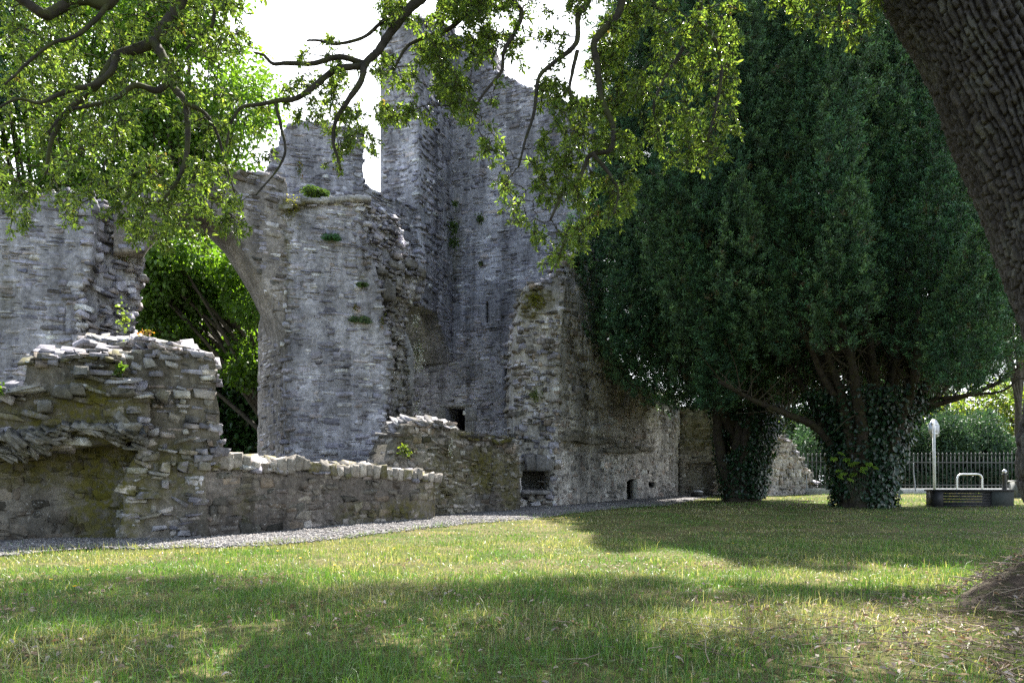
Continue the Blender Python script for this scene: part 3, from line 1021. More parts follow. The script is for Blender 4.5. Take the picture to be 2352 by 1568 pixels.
k2 = Wall((1268, 22.6), (1568, 31.0), [(1268, 1190), (1268, 760), (1280, 640), (1300, 590), (1345, 560), (1365, 600), (1375, 700), (1400, 790), (1430, 850), (1450, 876), (1480, 882), (1500, 890), (1530, 896), (1552, 912), (1560, 930), (1570, 938), (1570, 1170)], 0.3, RANGE, [tiny, put1], mossQ)
k2.front = lambda s, z: 0.14 * float(sstep(2.55, 2.75, z)) * float(sstep(7.2, 6.0, s)) * float(n2(s, z, 0.9, 44, 2)[0] > 0.36)
masonry(rangew, [k1, k2], cell=0.08, eout=0.1, base=(0.37, 0.35, 0.335))
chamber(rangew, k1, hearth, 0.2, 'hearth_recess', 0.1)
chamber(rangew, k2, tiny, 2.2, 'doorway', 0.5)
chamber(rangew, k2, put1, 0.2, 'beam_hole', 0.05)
st = Stones()
for (vx, vy, sx, sz, an) in ((1214, 1060, 0.30, 0.50, 4), (1238, 1062, 0.34, 0.46, -5), (1256, 1066, 0.22, 0.36, -12), (1228, 1128, 0.85, 0.1, 0)):
    w = k1.pos(*k1.uz(vx, vy), 0.06)
    an = math.radians(an)
    u3 = np.append(k1.u, 0)
    st.add(w, u3 * math.cos(an) + np.array([0, 0, math.sin(an)]), unit(np.append(k1.n, -0.15)), -u3 * math.sin(an) + np.array([0, 0, math.cos(an)]), (sx, 0.5, sz), (0.22, 0.21, 0.21), 0.0)
g = Geo()
st.emit(g, 0.06)
g.build('lintel', M['stone'], rangew)
st = Stones()
for (x0, x1, vy) in ((1275, 1330, 1006), (1330, 1395, 1012), (1395, 1450, 1034), (1418, 1440, 1022), (1466, 1492, 1030), (1300, 1345, 1000)):
    vx = x0
    while vx < x1:
        w = k2.pos(*k2.uz(vx, vy + rng.normal(0, 1.5)), 0.02)
        st.add(w, np.append(k2.u, 0), np.append(k2.n, 0), np.array([0, 0, 1.0]), (0.4 + 0.2 * rng.random(), 0.45, 0.16), np.array((0.18, 0.165, 0.15)) * (1 + rng.normal(0, 0.12)), 0.2)
        vx += 9
g = Geo()
st.emit(g, 0.12)
g.build('ledge', M['stone'], rangew)

# --- far return wall and gable stump
ret = thing('return_wall', at(1610, 1135, 30.5), 'short far wall with a mossy ledge above a shallow recess, partly behind the left yew', 'wall')
rec = [(1578, 1150), (1578, 1064), (1640, 1064), (1645, 1150)]
e1 = Wall((1562, 30.8), (1670, 30.2), [(1562, 1160), (1562, 938), (1580, 932), (1640, 928), (1680, 935), (1680, 1160)], 0.6, dict(COURSE, pal=BROWNS), [], [(1610, 1000, 60, 40, 0.7), (1610, 1020, 60, 8, 1.0)])
rec_uz = [e1.uz(*q) for q in rec]
e1.front = lambda s, z: 0.22 * float(sstep(2.9, 2.8, z)) - 0.30 * float(inpoly(np.array([s]), np.array([z]), rec_uz)[0])
masonry(ret, [e1], cell=0.1, base=(0.24, 0.225, 0.20))
gab = thing('gable_stump', at(1820, 1135, 31), 'triangular stump of masonry with a jagged sunlit edge, between the two yew trunks', 'ruin')
b1 = Wall((1740, 30), (1890, 31.5), [(1720, 1160), (1725, 1080), (1765, 1030), (1792, 1004), (1812, 1006), (1822, 1018), (1832, 1040), (1846, 1058), (1850, 1078), (1866, 1086), (1868, 1106), (1884, 1130), (1888, 1160)], 0.8, dict(RUBBLE, pal=BROWNS, prot=(-0.02, 0.05)))
masonry(gab, [b1], extra=lambda st: b1.slabs(st, [(1800, 1004), (1832, 1040), (1850, 1075), (1868, 1100), (1884, 1130)], 26, (0.2, 0.45), tilt=22, back=0.5), cell=0.1, eout=0.12, base=(0.31, 0.29, 0.27))

# ------------------------------------------------------------------ evergreen oak leaning in from the right
OAKPAL = [(0.058, 0.095, 0.028), (0.080, 0.120, 0.034), (0.048, 0.080, 0.026), (0.105, 0.14, 0.042), (0.062, 0.10, 0.038)]
oak_base = at(2560, 1400, 6.2)
oak_base[2] = g1(oak_base[0], oak_base[1])
oak = thing('oak_tree', oak_base, 'big evergreen oak with a thick plated trunk leaning in on the right and branches overhead', 'tree')
ctr = [(2800, 1460, 6.1), (2740, 1390, 6.2), (2626, 1200, 6.4), (2564, 1080, 6.4), (2572, 960, 6.4), (2590, 800, 6.4), (2544, 640, 6.4), (2462, 420, 6.4), (2352, 180, 6.4), (2228, -80, 6.4), (2100, -330, 6.4), (1990, -560, 6.5)]
cp = spline([at(*c) for c in ctr], 900)
sl = np.concatenate([[0], np.cumsum(np.linalg.norm(np.diff(cp, axis=0), axis=1))])
na = 440
th = np.arange(na) / na * 2 * np.pi
tg = unit(np.gradient(cp, axis=0))
ax_ = unit(np.cross(tg, np.array([0.0, 1.0, 0.05])))
bx_ = np.cross(tg, ax_)
R0 = np.interp(sl, [0, 0.4, 0.9, 2.0, 9], [0.95, 0.75, 0.66, 0.64, 0.60])
A_, S_ = np.meshgrid(th, sl)
Ca, Cl = 0.052, 0.100
px_, pl_ = A_.ravel() * 0.65 / Ca, S_.ravel() / Cl
wx = fbm(np.stack([np.cos(A_.ravel()) * 2.2, np.sin(A_.ravel()) * 2.2, S_.ravel() * 1.6], 1), 61, 3) - 0.5
wy = fbm(np.stack([np.cos(A_.ravel()) * 2.2 + 9, np.sin(A_.ravel()) * 2.2, S_.ravel() * 1.6], 1), 62, 3) - 0.5
px_ = px_ + wx * 3.4
pl_ = pl_ + wy * 2.0
nper = int(round(2 * np.pi * 0.65 / Ca))
fine_ = fbm(np.stack([px_ * 1.9, pl_ * 1.9, px_ * 0 + 5], 1), 83, 3)
qc = np.floor(px_)
uu = px_ - qc
qm = np.mod(qc, nper)
# each ridge is broken across into plates of its own length
rows = pl_ * (0.75 + 0.6 * _h(qm, qm * 0, qm * 0, 71)) + 7 * _h(qm, qm * 0, qm * 0, 72)
qr = np.floor(rows)
vr = rows - qr
top = 0.30 * (_h(qm, qr, qm * 0, 74) - 0.5)
cid = _h(qm, qr, qm * 0, 73)
sk = (uu - 0.5) * 0.8 * (_h(qm, qr, qm * 0, 75) - 0.5)
vr = np.clip(vr + sk, 0, 1)
eu = np.minimum(uu, 1 - uu)
ev = np.minimum(np.where(_h(qm, qr, qm * 0, 76) > 0.22, vr, 1.0), np.where(_h(qm, qr + 1, qm * 0, 76) > 0.22, 1 - vr, 1.0))
ragged = (fine_ - 0.5) * 0.42
deep = 0.5 + 0.5 * np.cos(A_.ravel() - 2.6)
plate = sstep(0.05, 0.16 + 0.12 * fine_, eu + ragged) * (0.35 + 0.65 * sstep(0.02, 0.13, ev + ragged * 0.8))
fine = fbm(np.stack([px_ * 2.3, pl_ * 2.3, px_ * 0], 1), 81, 3)
lump = fbm(np.stack([np.cos(A_.ravel()) * 1.1, np.sin(A_.ravel()) * 1.1, S_.ravel() * 1.1], 1), 91, 2) - 0.5
cid = 0.45 * cid + 0.55 * fbm(np.stack([px_ * 0.5, pl_ * 0.4, px_ * 0 + 8], 1), 87, 2)
dis = plate * (0.036 + 0.030 * cid) + (fine - 0.5) * 0.040 + lump * 0.10
Rr = R0[:, None] + dis.reshape(A_.shape)
tv = cp[:, None, :] + (ax_[:, None, :] * np.cos(A_)[..., None] + bx_[:, None, :] * np.sin(A_)[..., None]) * Rr[..., None]
i = np.arange(len(cp) - 1)[:, None] * na
j = np.arange(na)[None, :]
k = (j + 1) % na
pc = np.array([(0.060, 0.054, 0.053)]) * (0.7 + 0.55 * cid)[:, None] * (0.75 + 0.5 * fine)[:, None]
lich = sstep(0.56, 0.68, fbm(np.stack([px_ * 0.35 + 3, pl_ * 0.5, px_ * 0], 1), 89, 4))[:, None]
pc = pc * (1 - lich * 0.6) + np.array([(0.10, 0.10, 0.088)]) * lich * 0.6
bc = pc * plate[:, None] + np.array([(0.020, 0.015, 0.013)]) * (1 - plate[:, None])
g = Geo()
g.add(tv.reshape(-1, 3), np.stack([i + j, i + k, i + na + k, i + na + j], -1).reshape(-1, 4), bc)
g.build('trunk', M['bark'], oak)

# root flare and heaped soil at the foot, toward the path
g = Geo()
ra, rr_ = np.meshgrid(np.arange(60) / 60 * 2 * np.pi, np.linspace(0, 1, 26))
rx = 3.98 + np.cos(ra) * rr_ * 0.98
ry = 5.25 + np.sin(ra) * rr_ * 1.05
rz = G(rx, ry) + 0.10 * (1 - rr_ ** 2) - 0.05 * rr_ + (n2(rx, ry, 5, 201, 4).reshape(rx.shape) - 0.5) * 0.16 * (1 - rr_ * 0.6)
i = np.arange(25)[:, None] * 60
j = np.arange(60)[None, :]
g.add(np.stack([rx.ravel(), ry.ravel(), rz.ravel()], 1), np.stack([i + j, i + 60 + j, i + 60 + (j + 1) % 60, i + (j + 1) % 60], -1).reshape(-1, 4), np.array([(0.050, 0.036, 0.027)]) * (0.6 + 0.9 * n2(rx, ry, 8, 203, 3))[:, None])
g.build('root_flare', M['limb'], oak)

# branches: first point of each is over the frame, where it meets a limb
LIMB = [at(1990, -560, 6.5), at(1700, -520, 6.7), at(1350, -420, 6.9), at(1000, -330, 7.0), at(650, -300, 6.8), at(300, -280, 6.6), at(-100, -260, 6.4)]
lp = spline(LIMB, 70)
g = Geo()
g.tube(lp, np.linspace(0.26, 0.08, 70), 12, (0.075, 0.065, 0.055), 0.1)
g.build('limb', M['limb'], oak, smooth=True)
BR = [  # (points vx vy, depth start, depth end, px radius start, end, parent branch or None)
    ([(470, -290), (440, -120), (410, 10), (372, 68), (335, 105), (268, 130), (235, 180), (190, 222), (142, 268), (112, 330), (100, 400)], 6.7, 6.2, 17, 3),
    ([(352, 98), (374, 130), (392, 190), (422, 232), (430, 290), (424, 365), (398, 420), (372, 450)], 6.5, 6.2, 11, 2.5),
    ([(388, 188), (360, 208), (310, 196), (262, 226), (200, 242), (150, 252), (110, 300)], 6.4, 6.0, 8, 2),
    ([(266, 132), (255, 165), (215, 196), (170, 206), (130, 222), (90, 240), (40, 232), (-20, 260)], 6.4, 5.9, 8, 2),
    ([(420, 235), (470, 260), (500, 310), (520, 380), (540, 440)], 6.3, 6.6, 5, 1.5),
    ([(330, -280), (300, -100), (250, 5), (200, 0), (165, 5), (128, 26), (108, 38), (90, 30), (45, 0), (0, -25)], 6.4, 6.0, 14, 9),
    ([(250, 8), (220, 45), (170, 85), (120, 102), (60, 150), (10, 200)], 6.3, 5.9, 6, 2),
    ([(480, -60), (492, 10), (485, 60), (450, 85), (430, 110)], 6.8, 6.6, 5, 2),
    ([(1060, -330), (1020, -120), (985, -25), (938, 22), (900, 70), (870, 115), (842, 142), (830, 185), (800, 230), (775, 270), (768, 320), (785, 382)], 7.0, 6.5, 14, 2.5),
    ([(836, 146), (780, 131), (720, 146), (660, 145), (626, 146), (605, 128), (585, 122)], 6.8, 6.6, 7, 2.2),
    ([(836, 152), (772, 160), (720, 200), (680, 226), (640, 231), (590, 241), (552, 250), (530, 290), (520, 340)], 6.8, 6.4, 8, 2),
    ([(632, 234), (645, 290), (655, 342), (640, 382), (610, 420), (590, 440)], 6.6, 6.5, 4, 1.3),
    ([(930, -30), (915, 12), (870, 55), (830, 86), (770, 100), (732, 92), (702, 92)], 6.9, 6.7, 5, 2),
    ([(1180, -330), (1140, -100), (1118, -20), (1080, 22), (1030, 68), (965, 92), (932, 112), (905, 160)], 7.1, 6.8, 8, 2.5),
    ([(1200, -340), (1175, -120), (1176, -10), (1199, 30), (1184, 75), (1159, 120), (1154, 166), (1114, 216), (1090, 260)], 7.0, 6.6, 8, 2),
    ([(1420, -420), (1380, -160), (1354, -5), (1329, 35), (1324, 100), (1274, 146), (1239, 181), (1229, 260), (1209, 322), (1194, 382)], 7.0, 6.5, 9, 2),
    ([(1326, 118), (1314, 170), (1309, 212), (1330, 260)], 6.7, 6.6, 5, 2),
    ([(1500, -450), (1450, -160), (1429, 0), (1409, 45), (1366, 96), (1374, 150), (1381, 220), (1409, 286), (1404, 342), (1359, 352), (1334, 402), (1299, 432), (1264, 502)], 6.9, 6.3, 11, 2.5),
    ([(1360, 352), (1400, 400), (1420, 440), (1410, 490)], 6.4, 6.3, 5, 2),
    ([(1700, -520), (1650, -180), (1612, -10), (1600, 40), (1568, 108), (1529, 176), (1500, 236), (1510, 300)], 6.7, 6.3, 9, 2),
    ([(1600, 40), (1640, 90), (1655, 160), (1640, 250), (1620, 320)], 6.5, 6.3, 6, 2),
    ([(1960, -540), (1940, -250), (1935, -80), (1925, 0), (1930, 50)], 6.5, 6.3, 9, 2),
]
nodes, nroot, bgeo, branches = [], [], [], []
for bi, (pts, d0, d1, r0, r1) in enumerate(BR):
    n_ = len(pts)
    p3 = [at(x, y, d0 + (d1 - d0) * q / (n_ - 1)) for q, (x, y) in enumerate(pts)]
    m_ = n_ * 7
    c = spline(p3, m_)
    c = c + np.cumsum(rng.normal(0, 0.0035, c.shape), axis=0) * np.linspace(0, 1, m_)[:, None] * 0.4
    rad = np.linspace(r0 * 0.95, r1 * 1.05, m_) / F * (d0 + d1) / 2 * (1 + 0.12 * rng.random(m_))
    g = Geo()
    g.tube(c, rad, 9, (0.034, 0.029, 0.024), 0.16)
    bgeo.append(g)
    st_ = 0 if pts[0][1] > 0 else n_ // 4 * 7
    nodes.append(c[st_:])
    nroot += [bi] * len(c[st_:])
nodes = np.concatenate(nodes)
nroot = np.array(nroot)

FOL = [  # outline of each mass of leaves as sighted, sprays, brightness of growth, depth range
    ([(0, 0), (520, 0), (560, 30), (565, 110), (550, 200), (530, 260), (550, 330), (540, 400), (555, 470), (562, 540), (540, 560), (480, 575), (440, 592), (380, 580), (330, 560), (300, 545), (250, 500), (170, 520), (150, 545), (130, 460), (80, 470), (70, 520), (30, 560), (0, 500)], 620, (5.6, 8.2)),
    ([(250, 380), (560, 380), (562, 540), (540, 560), (480, 575), (440, 592), (380, 580), (330, 560), (260, 500)], 130, (5.6, 7.5)),
    ([(560, 240), (650, 260), (660, 340), (600, 400)], 8, (6.2, 7)),
    ([(690, 100), (760, 92), (830, 150), (838, 210), (830, 320), (790, 400), (742, 390), (750, 300), (690, 280), (645, 240)], 100, (6.1, 7.4)),
    ([(880, 0), (1130, 0), (1130, 100), (1080, 200), (1050, 260), (960, 282), (930, 312), (880, 300), (868, 250), (840, 200), (880, 140)], 330, (6.2, 7.8)),
    ([(1000, 0), (1480, 0), (1480, 60), (1420, 150), (1370, 160), (1250, 90), (1180, 110), (1060, 90)], 185, (6.3, 7.6)),
    ([(1120, 60), (1430, 60), (1440, 260), (1380, 300), (1200, 200), (1130, 150)], 140, (6.3, 7.2)),
    ([(1050, 210), (1120, 120), (1220, 160), (1300, 220), (1420, 290), (1480, 330), (1470, 430), (1440, 510), (1350, 560), (1340, 600), (1290, 622), (1230, 600), (1190, 520), (1140, 480), (1150, 400), (1090, 340), (1050, 270)], 300, (5.8, 7.2)),
    ([(1480, 20), (1700, 0), (1712, 80), (1690, 150), (1700, 300), (1660, 372), (1620, 402), (1530, 390), (1500, 330), (1420, 260), (1440, 200), (1500, 120)], 230, (5.7, 7.0)),
    ([(1830, -40), (2020, -40), (2018, 60), (1990, 90), (1960, 112), (1930, 80), (1850, 90), (1740, 20)], 60, (5.7, 6.6)),
    ([(838, 300), (872, 320), (872, 410), (842, 410)], 6, (6.3, 6.8)),
]
spr = []
for poly, n_, dr in FOL:
    pa = np.array(poly)
    lo, hi = pa.min(0), pa.max(0)
    got = 0
    while got < n_:
        q = lo + (hi - lo) * rng.random(2)
        if not inpoly(q[:1], q[1:], poly)[0]:
            continue
        # growth is clumped: holes of sky between the sprays
        if fbm(np.array([[q[0] / 70.0, q[1] / 55.0, 1.5]]), 55, 2)[0] < 0.36 + 0.2 * rng.random():
            continue
        spr.append(at(q[0], q[1] - 8, dr[0] + 0.35 + (dr[1] - dr[0]) * rng.random() ** 1.1))
        got += 1
spr = np.array(spr)
dmin = np.array([np.min(np.sum((nodes - s) ** 2, 1)) for s in spr])
LG = [Geo() for _ in BR]
for oi in np.argsort(dmin):
    s = spr[oi]
    d2 = np.sum((nodes - s) ** 2, 1) + 0.10 * np.maximum(0, s[2] - nodes[:, 2])
    k = int(np.argmin(d2))
    a_, root_i = nodes[k], nroot[k]
    L_ = np.linalg.norm(s - a_)
    nseg = 5
    t = np.linspace(0, 1, nseg + 1)[:, None]
    c = a_ + (s - a_) * t + np.array([0, 0, 1.0]) * (t * (1 - t)) * 0.35 * L_ + rng.normal(0, 0.02, (nseg + 1, 3)) * np.sin(t * np.pi)
    r_ = np.clip(0.004 + 0.006 * L_, 0.003, 0.011)
    bgeo[root_i].tube(c, np.linspace(r_, 0.0022, nseg + 1), 4, (0.04, 0.034, 0.028), 0.0, cap=False)
    nodes = np.vstack([nodes, c[2:]])
    nroot = np.append(nroot, [root_i] * (nseg - 1))
    nl = rng.integers(20, 31)
    ax = unit(s - c[-3] + np.array([0, 0, -0.05]) + rng.normal(0, 0.03, 3))
    # two or three side shoots with a whorl of leaves each
    P_, D_ = [], []
    for sh in range(3):
        dirs = unit(ax + rng.normal(0, 0.65, 3) + np.array([0, 0, -0.15]))
        tip = s + dirs * (0.05 + 0.07 * rng.random()) * (sh > 0)
        if sh:
            bgeo[root_i].tube(np.array([c[-2 - sh // 2], (c[-2] + tip) / 2 + rng.normal(0, 0.01, 3), tip]), [0.003, 0.0022, 0.0016], 4, (0.05, 0.045, 0.03), cap=False)
        m_ = nl // 3
        az = np.arange(m_) * 2.4 + rng.random() * 6
        e1_ = unit(np.cross(dirs, np.array([0.3, 0.2, 1.0])))
        e2_ = np.cross(dirs, e1_)
        rd = e1_[None] * np.cos(az)[:, None] + e2_[None] * np.sin(az)[:, None]
        tt = rng.random(m_)
        D_.append(unit(rd * (0.75 + 0.35 * rng.random((m_, 1))) + dirs[None] * (0.35 + 0.7 * tt[:, None]) + rng.normal(0, 0.18, (m_, 3))))
        P_.append(tip[None] - dirs[None] * (1 - tt[:, None]) * 0.08)
    P_, D_ = np.concatenate(P_), np.concatenate(D_)
    m_ = len(P_)
    LG[root_i].c_off = 0
    cols = rnd_cols(m_, OAKPAL, 0.22) * (0.8 + 0.5 * rng.random())
    if rng.random() < 0.012:
        cols[: m_ // 4] = rnd_cols(m_ // 4, [(0.15, 0.12, 0.045), (0.14, 0.10, 0.045)], 0.2)
    add_leaves(LG[root_i], P_, D_, 0.051 * (0.6 + 0.65 * rng.random(m_)), 0.020 * (0.7 + 0.5 * rng.random(m_)), cols, 0.18, 0.12)
for bi in range(len(BR)):
    b = bgeo[bi].build('branch', M['limb'], oak, smooth=True)
    if LG[bi].n:
        LG[bi].build('foliage', M['oakleaf'], b)

# sun: behind the ruin, a little to the right
EL, AZ = math.radians(57), math.radians(10)
SUN = np.array([math.sin(AZ) * math.cos(EL), math.cos(AZ) * math.cos(EL), math.sin(EL)])

# the rest of the crown, overhead and out of frame, shading the near lawn
cl, tw = Geo(), Geo()
LB = spline([at(2090, -330, 6.4), at(2000, -700, 7.0), at(1600, -900, 8.0), at(1000, -1000, 8.6), at(300, -1000, 8.8)], 60)
tw.tube(LB, np.linspace(0.25, 0.07, 60), 9, (0.07, 0.06, 0.05))
LB2 = spline([at(2050, -500, 6.4), at(2300, -900, 7.2), at(2500, -1100, 8.0), at(2900, -1200, 8.5)], 40)
tw.tube(LB2, np.linspace(0.22, 0.07, 40), 9, (0.07, 0.06, 0.05))
hub = np.vstack([LB, LB2, lp])
cnt = 0
while cnt < 2600:
    gx_ = -6.2 + 13.5 * rng.random()
    gy_ = 0.5 + 6.9 * rng.random()
    nn_ = n2([gx_], [gy_ * 1.4], 1.7, 77, 2)[0]
    thr = 0.455 + (0.03 if (gx_ > 1.0 and gy_ > 5.2) else 0) - (0.2 if gy_ < 1.5 else 0) - 0.07 * (gx_ < 1.5 and 3.2 < gy_ < 6.6)
    if nn_ < thr:
        continue
    lim = 7.15 + 0.35 * math.sin(gx_ * 1.3) - 0.25 * max(0.0, gx_ - 1.0)
    if gy_ > lim or (3.15 < gy_ < 4.9 and gx_ < 3.2 and rng.random() < 0.72):
        continue
    zt = 6.2 + 3.6 * rng.random()
    q = np.array([gx_, gy_, 0.0]) + SUN * (zt / SUN[2])
    vy_ = CY - F * (q[2] - H) / q[1]
    if vy_ > -90:
        zt = 9.5 + 2.0 * rng.random()
        q = np.array([gx_, gy_, 0.0]) + SUN * (zt / SUN[2])
        vy_ = CY - F * (q[2] - H) / q[1]
        if vy_ > -60:
            continue
    cnt += 1
    m_ = 46
    P_ = q + rng.normal(0, 0.13, (m_, 3))
    D_ = unit(rng.normal(0, 1, (m_, 3)) + np.array([0, 0, -0.2]))
    add_leaves(cl, P_, D_, 0.085 * (0.7 + 0.6 * rng.random(m_)), 0.04 * (0.7 + 0.6 * rng.random(m_)), rnd_cols(m_, OAKPAL, 0.2), 0.15, 0.1)
    if cnt % 4 == 0:
        h_ = hub[np.argmin(np.sum((hub - q) ** 2, 1))]
        tw.tube(np.array([h_, (h_ + q) / 2 + [0, 0, 0.2], q]), [0.02, 0.012, 0.004], 4, (0.06, 0.05, 0.04), cap=False)
tw.build('limb', M['limb'], oak, smooth=True)
cl.build('crown', M['oakleaf'], oak)

# ------------------------------------------------------------------ yews
YEWPAL = [(0.042, 0.094, 0.045), (0.052, 0.110, 0.052), (0.034, 0.078, 0.041), (0.070, 0.134, 0.058), (0.045, 0.098, 0.058)]


def plume(g, base, axis, Lp, R, n, tuft=0.1, pale=1.0):
    """one upright spire of yew: knobs of short needles sitting on a spindle"""
    axis = unit(axis)
    e1_ = unit(np.cross(axis, np.array([0.2, 1.0, 0.1])))
    e2_ = np.cross(axis, e1_)
    t = rng.random(n) ** 0.9
    prof = np.sin(np.pi * np.clip(t * 0.84 + 0.15, 0, 1)) ** 0.7 * (1.1 - 0.55 * t)
    a = rng.random(n) * 6.283
    lob = 1 + 0.22 * np.sin(a * 3 + t * 7 + base[0] * 7) + 0.15 * np.sin(a * 5 - t * 13 + base[2] * 3)
    r = R * prof * lob * (0.80 + 0.25 * rng.random(n))
    rd = e1_[None] * np.cos(a)[:, None] + e2_[None] * np.sin(a)[:, None]
    c = base[None] + axis[None] * (t * Lp)[:, None] + rd * r[:, None]
    m = 27
    out = unit(rd * 0.75 + axis[None] * 0.8 + rng.normal(0, 0.25, (n, 3)))
    D = unit(out[:, None, :] * 0.75 + rng.normal(0, 0.55, (n, m, 3))).reshape(-1, 3)
    L = (tuft * (0.40 + 0.45 * rng.random((n, m)))).ravel()
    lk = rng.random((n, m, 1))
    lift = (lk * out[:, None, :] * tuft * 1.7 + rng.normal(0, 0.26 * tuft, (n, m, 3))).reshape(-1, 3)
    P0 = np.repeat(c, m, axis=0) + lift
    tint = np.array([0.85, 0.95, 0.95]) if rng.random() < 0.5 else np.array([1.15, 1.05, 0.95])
    col = np.repeat(rnd_cols(n, YEWPAL, 0.25), m, axis=0) * tint * pale * (0.26 + 1.6 * lk.reshape(-1, 1) ** 1.2)  # paler new growth at the tips; lit tips and shaded bases painted in too
    br = rng.random(n) < 0.02
    col[np.repeat(br, m)] = (0.09, 0.07, 0.035)
    w = L * 0.30
    nr = rng.normal(size=(n * m, 3))
    s = unit(np.cross(D, nr)) * w[:, None]
    mid = P0 + D * (L * 0.55)[:, None]
    v = np.stack([P0, mid + s * 0.5, P0 + D * L[:, None], mid - s * 0.5], 1).reshape(-1, 3)
    b = np.arange(n * m)[:, None] * 4
    g.add(v, b + np.array([[0, 1, 2, 3]]), np.repeat(col, 4, axis=0))


def yew(label, base_px, d0, crown, stems, trunk, nfront, nback, thick, inner):
    b = gp(*base_px)
    root = thing('yew_tree', b, label, 'tree', 'yew trees beside the ruin')
    g = Geo()
    for pts, r0, r1 in stems:
        c = spline([at(x, y, dd) for (x, y, dd) in pts], len(pts) * 6)
        c = c + np.cumsum(rng.normal(0, 0.012, c.shape), axis=0) * 0.5
        g.tube(c, r1 + (r0 - r1) * np.linspace(1, 0, len(c)) ** 0.8, 8, (0.036, 0.028, 0.022), 0.2)
        # side twigs
        for q in range(len(c) // 2, len(c) - 1):
            for _ in range(2):
                e = c[q] + rng.normal(0, 0.45, 3) + np.array([0, 0, 0.35])
                g.tube(np.array([c[q], (c[q] + e) / 2 + rng.normal(0, 0.05, 3), e]), [r1 * 0.5, r1 * 0.3, 0.006], 4, (0.07, 0.055, 0.04), cap=False)
    g.build('trunk', M['yewbark'], root, smooth=True)
    pa = np.array(crown, float)
    lo, hi = pa.min(0), pa.max(0)
    g = Geo()
    sh = Geo()
    k = 0
    ys_ = np.linspace(lo[1], hi[1], 120)
    L_, R_ = [], []
    for y in ys_:
        xs_ = np.arange(lo[0], hi[0], 4.0)
        m = inpoly(xs_, np.full(xs_.shape, y + 0.01), crown)
        L_.append(xs_[m].min() if m.any() else np.nan)
        R_.append(xs_[m].max() if m.any() else np.nan)
    L_, R_ = np.array(L_), np.array(R_)
    okr = ~np.isnan(L_)
    cols_ = []
    x_ = lo[0] + 18
    while x_ < hi[0] - 10:
        for lay in (0, 0, 1, 2) if rng.random() < 0.4 else (0, 1, 2):
            cols_.append((x_ + rng.normal(0, 14) + 37 * (lay % 2), lay))
        x_ += 74 * (0.8 + 0.4 * rng.random())
    for (cx_, lay) in cols_:
        y = lo[1] + 100 * rng.random()
        dj = rng.normal(0, 0.35)
        while y < hi[1] + 60:
            Lp = 1.9 + 2.4 * rng.random()
            lpx = Lp / d0 * F
            qy = y + lpx * 0.5
            l_, r_ = np.interp(qy, ys_[okr], L_[okr]), np.interp(qy, ys_[okr], R_[okr])
            Rp = 0.33 + 0.080 * Lp * (0.6 + 0.7 * rng.random())
            mx = Rp / d0 * F * 0.55
            qx = np.clip(cx_ + rng.normal(0, 10), l_ + mx, r_ - mx)
            if abs(qx - cx_) < 75 and inpoly(np.array([qx]), np.array([min(qy, hi[1] - 5)]), crown)[0]:
                t_ = np.clip((qx - (l_ + r_) / 2) / max(20, (r_ - l_) / 2), -1, 1)
                hw = thick * math.sqrt(max(0.05, 1 - t_ * t_))
                dd = d0 + (-1 + 0.72 * lay if lay < 2 else 0.8) * hw + dj + rng.normal(0, 0.25)
                low_ = sstep(450, 850, qy)
                ax = np.array([t_ * 0.16 + rng.normal(0, 0.05) + low_ * t_ * 0.3, (dd - d0) / thick * (0.12 + 0.3 * low_), 1.0])
                # keep the spire's foot above the ragged hem of the crown
                ycol = np.arange(lo[1], hi[1], 6.0)
                bot = ycol[inpoly(np.full(ycol.shape, qx), ycol, crown)]
                fy = min(qy + lpx * 0.5, bot.max() + 8)
                foot = at(qx, fy, dd)
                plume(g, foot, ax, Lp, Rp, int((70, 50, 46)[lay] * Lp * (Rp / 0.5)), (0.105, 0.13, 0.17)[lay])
            y += lpx * (0.55 + 0.3 * rng.random())
    # the dark heart of the crown, down among the stems
    for q in range(inner[1]):
        o = lo + (hi - lo) * rng.random(2)
        if not inpoly(o[:1], o[1:], inner[0])[0]:
            continue
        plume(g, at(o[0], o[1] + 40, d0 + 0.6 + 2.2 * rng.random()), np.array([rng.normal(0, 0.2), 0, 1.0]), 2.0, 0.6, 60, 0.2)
    g.build('crown', M['yew'], root)
    # ivy up the trunk
    g = Geo()
    n = trunk['ivy']
    tt = rng.random(n)
    aa = rng.random(n) * 6.283
    vy = np.interp(tt, [0, 1], [trunk['y0'], trunk['y1']])
    vx = np.interp(vy, trunk['ys'][::-1], trunk['xc'][::-1])
    rr = np.interp(vy, trunk['ys'][::-1], trunk['r'][::-1]) * (0.55 + 0.55 * rng.random(n))
    keep = fbm(np.stack([np.cos(aa) * 1.3 + d0, np.sin(aa) * 1.3, tt * 3], 1), 33, 2) > 0.33
    P_ = np.stack([(vx - CX) / F * d0 + np.cos(aa) * rr, d0 + np.sin(aa) * rr, H + (CY - vy) / F * d0], 1)[keep]
    D_ = np.stack([np.cos(aa) * 0.5, np.sin(aa) * 0.5, -0.8 + 0 * aa], 1)[keep] + rng.normal(0, 0.4, (keep.sum(), 3))
    Nn = np.stack([np.cos(aa), np.sin(aa), 0.5 + 0 * aa], 1)[keep] + rng.normal(0, 0.35, (keep.sum(), 3))
    m_ = len(P_)
    add_leaves(g, P_, D_, 0.11 * (0.6 + 0.7 * rng.random(m_)), 0.10 * (0.6 + 0.7 * rng.random(m_)), rnd_cols(m_, [(0.018, 0.045, 0.02), (0.025, 0.06, 0.025), (0.012, 0.03, 0.014)], 0.2), 0.12, 0.15, Nn)
    g.build('ivy', M['ivy'], root)
    return root


